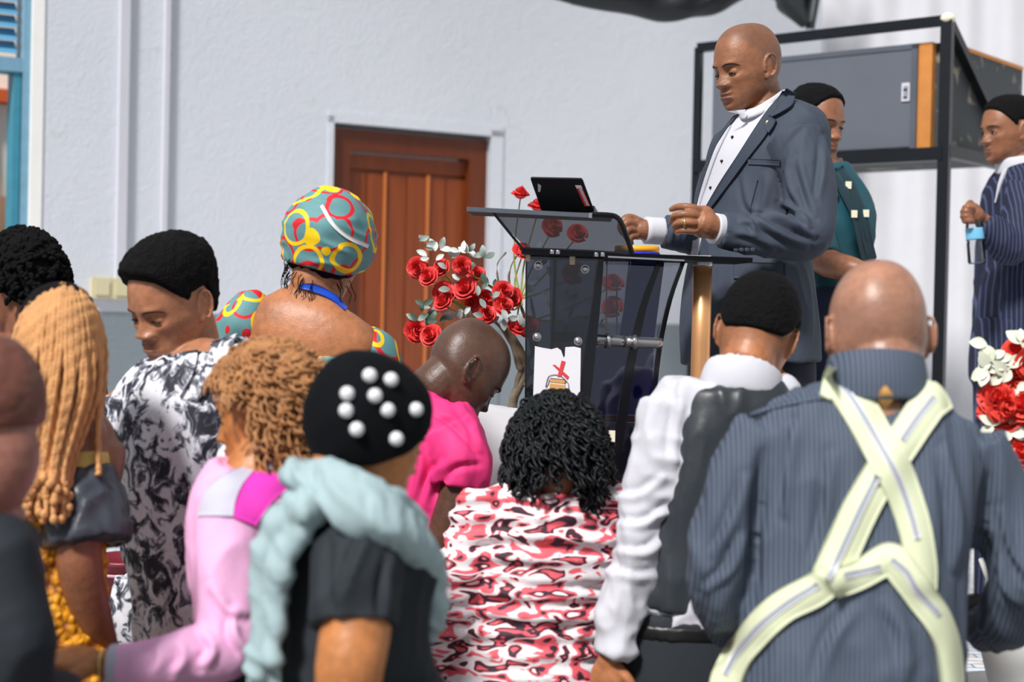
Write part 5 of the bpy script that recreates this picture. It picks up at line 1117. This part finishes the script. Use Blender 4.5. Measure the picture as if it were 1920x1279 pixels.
p.body(SK['rose_brown'], .0042, 2); p.eyes(.5, .3); p.cap('cropped_hair', mat('cropped_brown_hair', C(104, 62, 50), .5, var=.35, vs_=14, bs=.6, bsc=150), FADE, .006, .002, 60)
mb = MB(); torso(mb, [(-45, 935, GD, .075, .065), (-60, 965, GD, .11, .08), (-85, 1040, GD, .135, .10), (-92, 1150, GD, .14, .11), (-95, 1300, GD, .15, .115), (-95, 1420, GD, .16, .13)], -165)
arm(mb, [(-8, 1040, GD-.04), (28, 1180, GD-.06), (35, 1330, GD-.02)], [.060, .056, .05]); p.garment('charcoal_jacket', mb, MT['charcoal'], .007, 3, .009, (10, 10, 5), 95); legs(p, P(-55, 1420, GD), -165, MT['charcoal'])

# ------------------------------------------------------------ woman in teal behind the speaker
ND = 4.95; p = Person('woman in dark teal blouse and navy skirt standing behind the speaker', P(1560, 600, ND).x, ND, .6)
p.head(1530, 231, ND, 38, 8, 0, .96, nose=1.05).neck(1545, 312, ND, .045, .05)
torso(p.mb, [(1546, 302, ND, .055, .05), (1552, 335, ND, .07, .05), (1556, 420, ND, .09, .06)], 40)
arm(p.mb, [(1512, 365, ND-.08), (1535, 478, ND-.14), (1600, 504, ND-.24), (1622, 508, ND-.25)], [.045, .046, .034, .026]); hand(p.mb, P(1628, 509, ND-.25), V(1, .1, 0), V(0, -.7, .7), .85)
p.body(SK['dark_face'], .0038, 2); p.eyes(.7, .3)
p.cap('pulled_back_hair', MT['blackhair'], [(-.12, .098), (-.085, .092), (-.07, .078), (-.05, .050), (-.02, .015), (-.005, .025), (.035, .025), (.045, -.02), (.12, -.06)], .009, .0018, 60, stretch=(4, .6, 4))
mb = MB(); ell(mb, p.L((0, .115, .01)), (.04, .035, .04)); obj('hair_bun', mb, MT['blackhair'], p.root)
mb = MB(); torso(mb, [(1547, 312, ND, .07, .06), (1550, 328, ND, .105, .075), (1552, 355, ND, .135, .095), (1558, 420, ND, .140, .125), (1556, 500, ND, .125, .105), (1554, 585, ND, .15, .125)], 40)
arm(mb, [(1515, 362, ND-.08), (1522, 430, ND-.12), (1540, 482, ND-.15)], [.062, .062, .056], round_=False); arm(mb, [(1590, 372, ND+.10), (1600, 460, ND+.12)], [.05, .045])
bl = p.garment('teal_blouse', mb, MT['green'], .007, 3, .007, (12, 12, 6), 96); bb = bvh(bl)
for q in ([(1558, 322), (1580, 360), (1600, 402), (1612, 450), (1622, 496)], [(1570, 318), (1592, 350), (1610, 395), (1622, 450), (1632, 492)]): mb = strip(bb, q, 17, off=.012, th=.004, n=20, m=4); obj('neck_scarf', mb, MT['darkgreen'], p.root)
for x, y in ((1562, 354), (1602, 401), (1624, 400), (1591, 347)):
    h, no = hit(bb, x, y); c = h-ray(x, y)*.03 if h else P(x, y, ND-.14); mb = MB(); box(mb, (c.x-.009, c.y, c.z-.011), (c.x+.009, c.y+.004, c.z+.011)); obj('cream_square', mb, MT['cream'], p.root, smooth=False)
legs(p, P(1562, 600, ND), 40, MT['navyskirt'], skirt=True)

# ------------------------------------------------------------ man in the pinstripe suit with the water bottle
QD = 5.5; p = Person('man in navy pinstripe suit holding a water bottle at the right edge', P(1900, 600, QD).x, QD, .6)
p.head(1890, 245, QD, -74, 3, 0, .97, nose=1.1).neck(1912, 320, QD, .052, .06)
torso(p.mb, [(1912, 325, QD, .06, .05), (1914, 360, QD, .10, .06), (1905, 450, QD, .12, .08)], -75)
arm(p.mb, [(1915, 375, QD-.14), (1888, 455, QD-.22), (1842, 414, QD-.25)], [.05, .042, .028])
hw_ = P(1836, 408, QD-.26); tube(p.mb, [hw_, P(1828, 402, QD-.27)], [.026, .030], m=14)
ell(p.mb, P(1822, 400, QD-.27), (.034, .028, .036))
for k, (x, y) in enumerate(((1812, 388), (1808, 396), (1808, 405), (1811, 413))): tube(p.mb, [P(x+12, y+2, QD-.30), P(x+3, y, QD-.315), P(x-4, y+1, QD-.29), P(x-1, y+4, QD-.26)], [.0095, .009, .008, .007], m=10, n=16)
tube(p.mb, [P(1826, 392, QD-.24), P(1820, 380, QD-.25), P(1814, 383, QD-.27)], [.011, .010, .008], m=10)
p.body(SK['dark_face'], .0038, 2); p.eyes(.75, .1)
p.cap('short_hair', MT['blackhair'], FADE, .009, .0015, 130)
mb = MB(); torso(mb, [(1914, 312, QD, .08, .07), (1915, 328, QD, .14, .09), (1917, 365, QD, .185, .115), (1914, 450, QD, .18, .12), (1910, 540, QD, .18, .12), (1910, 656, QD, .20, .125)], -75)
arm(mb, [(1925, 355, QD-.15), (1912, 420, QD-.20), (1895, 462, QD-.23), (1868, 440, QD-.25), (1846, 418, QD-.25)], [.072, .066, .062, .052, .045], round_=False); arm(mb, [(1905, 360, QD+.17), (1890, 450, QD+.2)], [.07, .06])
sj = p.garment('pinstripe_jacket', mb, MT['pin_stripe'], .007, 3, .008, (13, 13, 7), 97)
mb = MB(); torso(mb, [(1908, 318, QD, .082, .075), (1904, 304, QD, .074, .068), (1903, 296, QD, .068, .062)], -75, -22, ex=2.1); obj('shirt_collar', mb, MT['shirtwhite'], p.root, .006, 1)
mb = patch(bvh(sj), [(1884, 312), (1874, 340), (1866, 380)], [(1892, 312), (1880, 342), (1868, 380)], off=.002, th=.003, n=14, m=4); obj('shirt_front', mb, MT['shirtwhite'], p.root)
legs(p, P(1902, 660, QD), -75, MT['pin_stripe'])
bt = thing('water_bottle', P(1831, 495, QD-.30), 'small clear water bottle with blue cap held in the pinstripe man\'s hand', 'bottle')
ax = (P(1824, 385, QD-.27)-P(1832, 495, QD-.27)); M_ = ax.to_track_quat('Z', 'Y').to_matrix(); H_ = ax.length; b0 = P(1832, 495, QD-.27)
mb = MB(); lathe(mb, b0, [(.001, 0), (.026, .001), (.029, .008), (.029, H_*.35), (.027, H_*.38), (.029, H_*.42), (.028, H_*.66), (.018, H_*.8), (.012, H_*.88), (.012, H_*.93), (.001, H_*.93)], 24, M=M_); obj('bottle_body', mb, MT['glass'], bt)
mb = MB(); lathe(mb, b0, [(.001, H_*.92), (.0135, H_*.92), (.0135, H_), (.001, H_)], 20, M=M_); obj('bottle_cap', mb, MT['blueribbon'], bt)
mb = MB(); lathe(mb, b0, [(.0296, H_*.42), (.0298, H_*.43), (.0298, H_*.60), (.0296, H_*.61)], 24, M=M_); obj('bottle_label', mb, mat('pale_blue_label', C(120, 190, 226), .5), bt)

# ------------------------------------------------------------ bucket, draped chair, bouquet
bc = P(238, 1050, 4.6); bk = thing('bucket', V(bc.x, 4.65, .6), 'maroon plastic bucket with white rope handle standing behind the leaf shirt man', 'bucket')
zt = bc.z; c = V(bc.x, 4.65, .6); h_ = zt-.6
mb = MB(); lathe(mb, c, [(.001, 0), (.095, 0), (.098, .01), (.118, h_-.05), (.124, h_-.05), (.124, h_-.012), (.130, h_-.01), (.130, h_), (.118, h_), (.112, h_-.04), (.09, .02), (.001, .02)], 48); obj('bucket_body', mb, MT['maroon'], bk)
mb = MB(); lathe(mb, c, [(.126, h_-.042), (.1275, h_-.038), (.126, h_-.034)], 48); obj('rim_line', mb, mat('pale_rim_line', C(196, 150, 158), .4), bk)
mb = MB(); tube(mb, [P(221, 1094, 4.50), P(232, 1084, 4.49), P(252, 1074, 4.50), P(285, 1090, 4.50)], .006, m=8); ell(mb, P(222, 1097, 4.50), (.010, .010, .012)); obj('rope_handle', mb, MT['shirtwhite'], bk)
cd_ = 4.34; mb = MB(); c = P(930, 790, cd_)
loft(mb, [(V(c.x, cd_, .6), (1, 0, 0), .19, .11), (V(c.x, cd_, .9), (1, 0, 0), .18, .10), (P(930, 860, cd_), (1, 0, .1), .15, .09), (P(935, 800, cd_), (1, 0, .12), .11, .07), (P(940, 766, cd_), (1, 0, .1), .06, .03)], ex=3)
tag(obj('draped_chair', mb, MT['curtain'], voxel=.012, sm=2, disp=lambda c: .008*(1-2*np.abs(vnoise(c*np.array((14, 14, 4)), 3)))), 'chair back draped in white cloth behind the bent man in pink', 'chair')
FD_ = 3.45; c = P(1905, 1000, FD_); fs = thing('flower_stand', V(c.x, FD_, 0), 'white pedestal at the right edge carrying the red and white bouquet', 'stand')
mb = MB(); lathe(mb, V(c.x, FD_, 0), [(.001, 0), (.14, 0), (.14, .04), (.06, .08), (.05, .7), (.11, .8), (.13, .84), (.001, .84)], 32); obj('pedestal', mb, MT['white'], fs)
bq = thing('flower_bouquet', V(c.x, FD_, .845), 'bouquet of red, coral and white flowers on the pedestal at the right edge', 'flowers')
mb = MB(); lathe(mb, V(c.x, FD_, .845), [(.001, 0), (.05, 0), (.075, .1), (.06, .22), (.075, .26), (.001, .25)], 28); obj('vase', mb, MT['white'], bq)
fl = None
for i, (x, y, s_) in enumerate(((1868, 745, 1.0), (1888, 735, .95), (1865, 775, .95), (1893, 785, .9), (1915, 700, 1.0), (1905, 660, .8), (1885, 825, .95), (1908, 850, .9), (1870, 715, .8), (1922, 760, 1), (1900, 885, .8), (1925, 830, 1), (1880, 760, 1.0), (1935, 680, 1), (1950, 780, 1), (1940, 870, 1))):
    cc_ = P(x, y, FD_-.04*random.random()-.02)
    if fl is None:
        fl = obj('red_flower', rose_mb(.034, 3), MT['rose2'], bq); o = fl
    else: o = fl.copy(); COL.objects.link(o); o.parent = bq
    o.location = cc_-bq.location; o.scale = (s_,)*3; o.rotation_euler = ((CAM-cc_).normalized()+V(random.uniform(-.6, .6), 0, random.uniform(-.3, .8))).to_track_quat('Z', 'Y').to_euler()
co = np.empty(len(fl.data.vertices)*3); fl.data.vertices.foreach_get('co', co); co = co.reshape(-1, 3)+np.array(bq.location); fl.data.vertices.foreach_set('co', co.ravel()); fl.data.update()
mb = MB(); g = random.Random(6)
for x, y in ((1848, 648), (1858, 668), (1852, 690), (1872, 672), (1890, 690), (1880, 700), (1908, 735), (1915, 805), (1898, 815), (1862, 800), (1895, 855), (1915, 880), (1905, 915), (1892, 905), (1918, 640), (1925, 920), (1910, 770)):
    for k in range(4):
        a = g.uniform(0, 6.28); leafshape(mb, P(x+g.uniform(-5, 5), y+g.uniform(-5, 5), FD_-.05), V(math.cos(a), g.uniform(-.4, .2), math.sin(a)), V(g.uniform(-.4, .4), -1, .3), g.uniform(.026, .040), .7)
obj('white_petals', mb, mat('white_green_petals', C(222, 226, 206), .6, var=.12, vs_=30), bq)
mb = MB()
for x, y in ((1850, 650), (1868, 720), (1885, 760), (1905, 700), (1890, 830), (1915, 860), (1935, 780), (1900, 900)): tube(mb, [V(c.x, FD_, 1.08), (P(x, y, FD_)+V(c.x, FD_, 1.08))/2+V(0, .02, .03), P(x, y, FD_)], .0035, m=6, n=12)
for k in range(60): a = g.uniform(0, 6.28); leafshape(mb, P(g.uniform(1862, 1950), g.uniform(690, 930), FD_+g.uniform(0, .06)), V(math.cos(a), .1, math.sin(a)), V(0, -1, .3), g.uniform(.03, .05), .5)
obj('foliage', mb, mat('bouquet_foliage', C(110, 140, 60), .6, var=.3, vs_=30), bq)
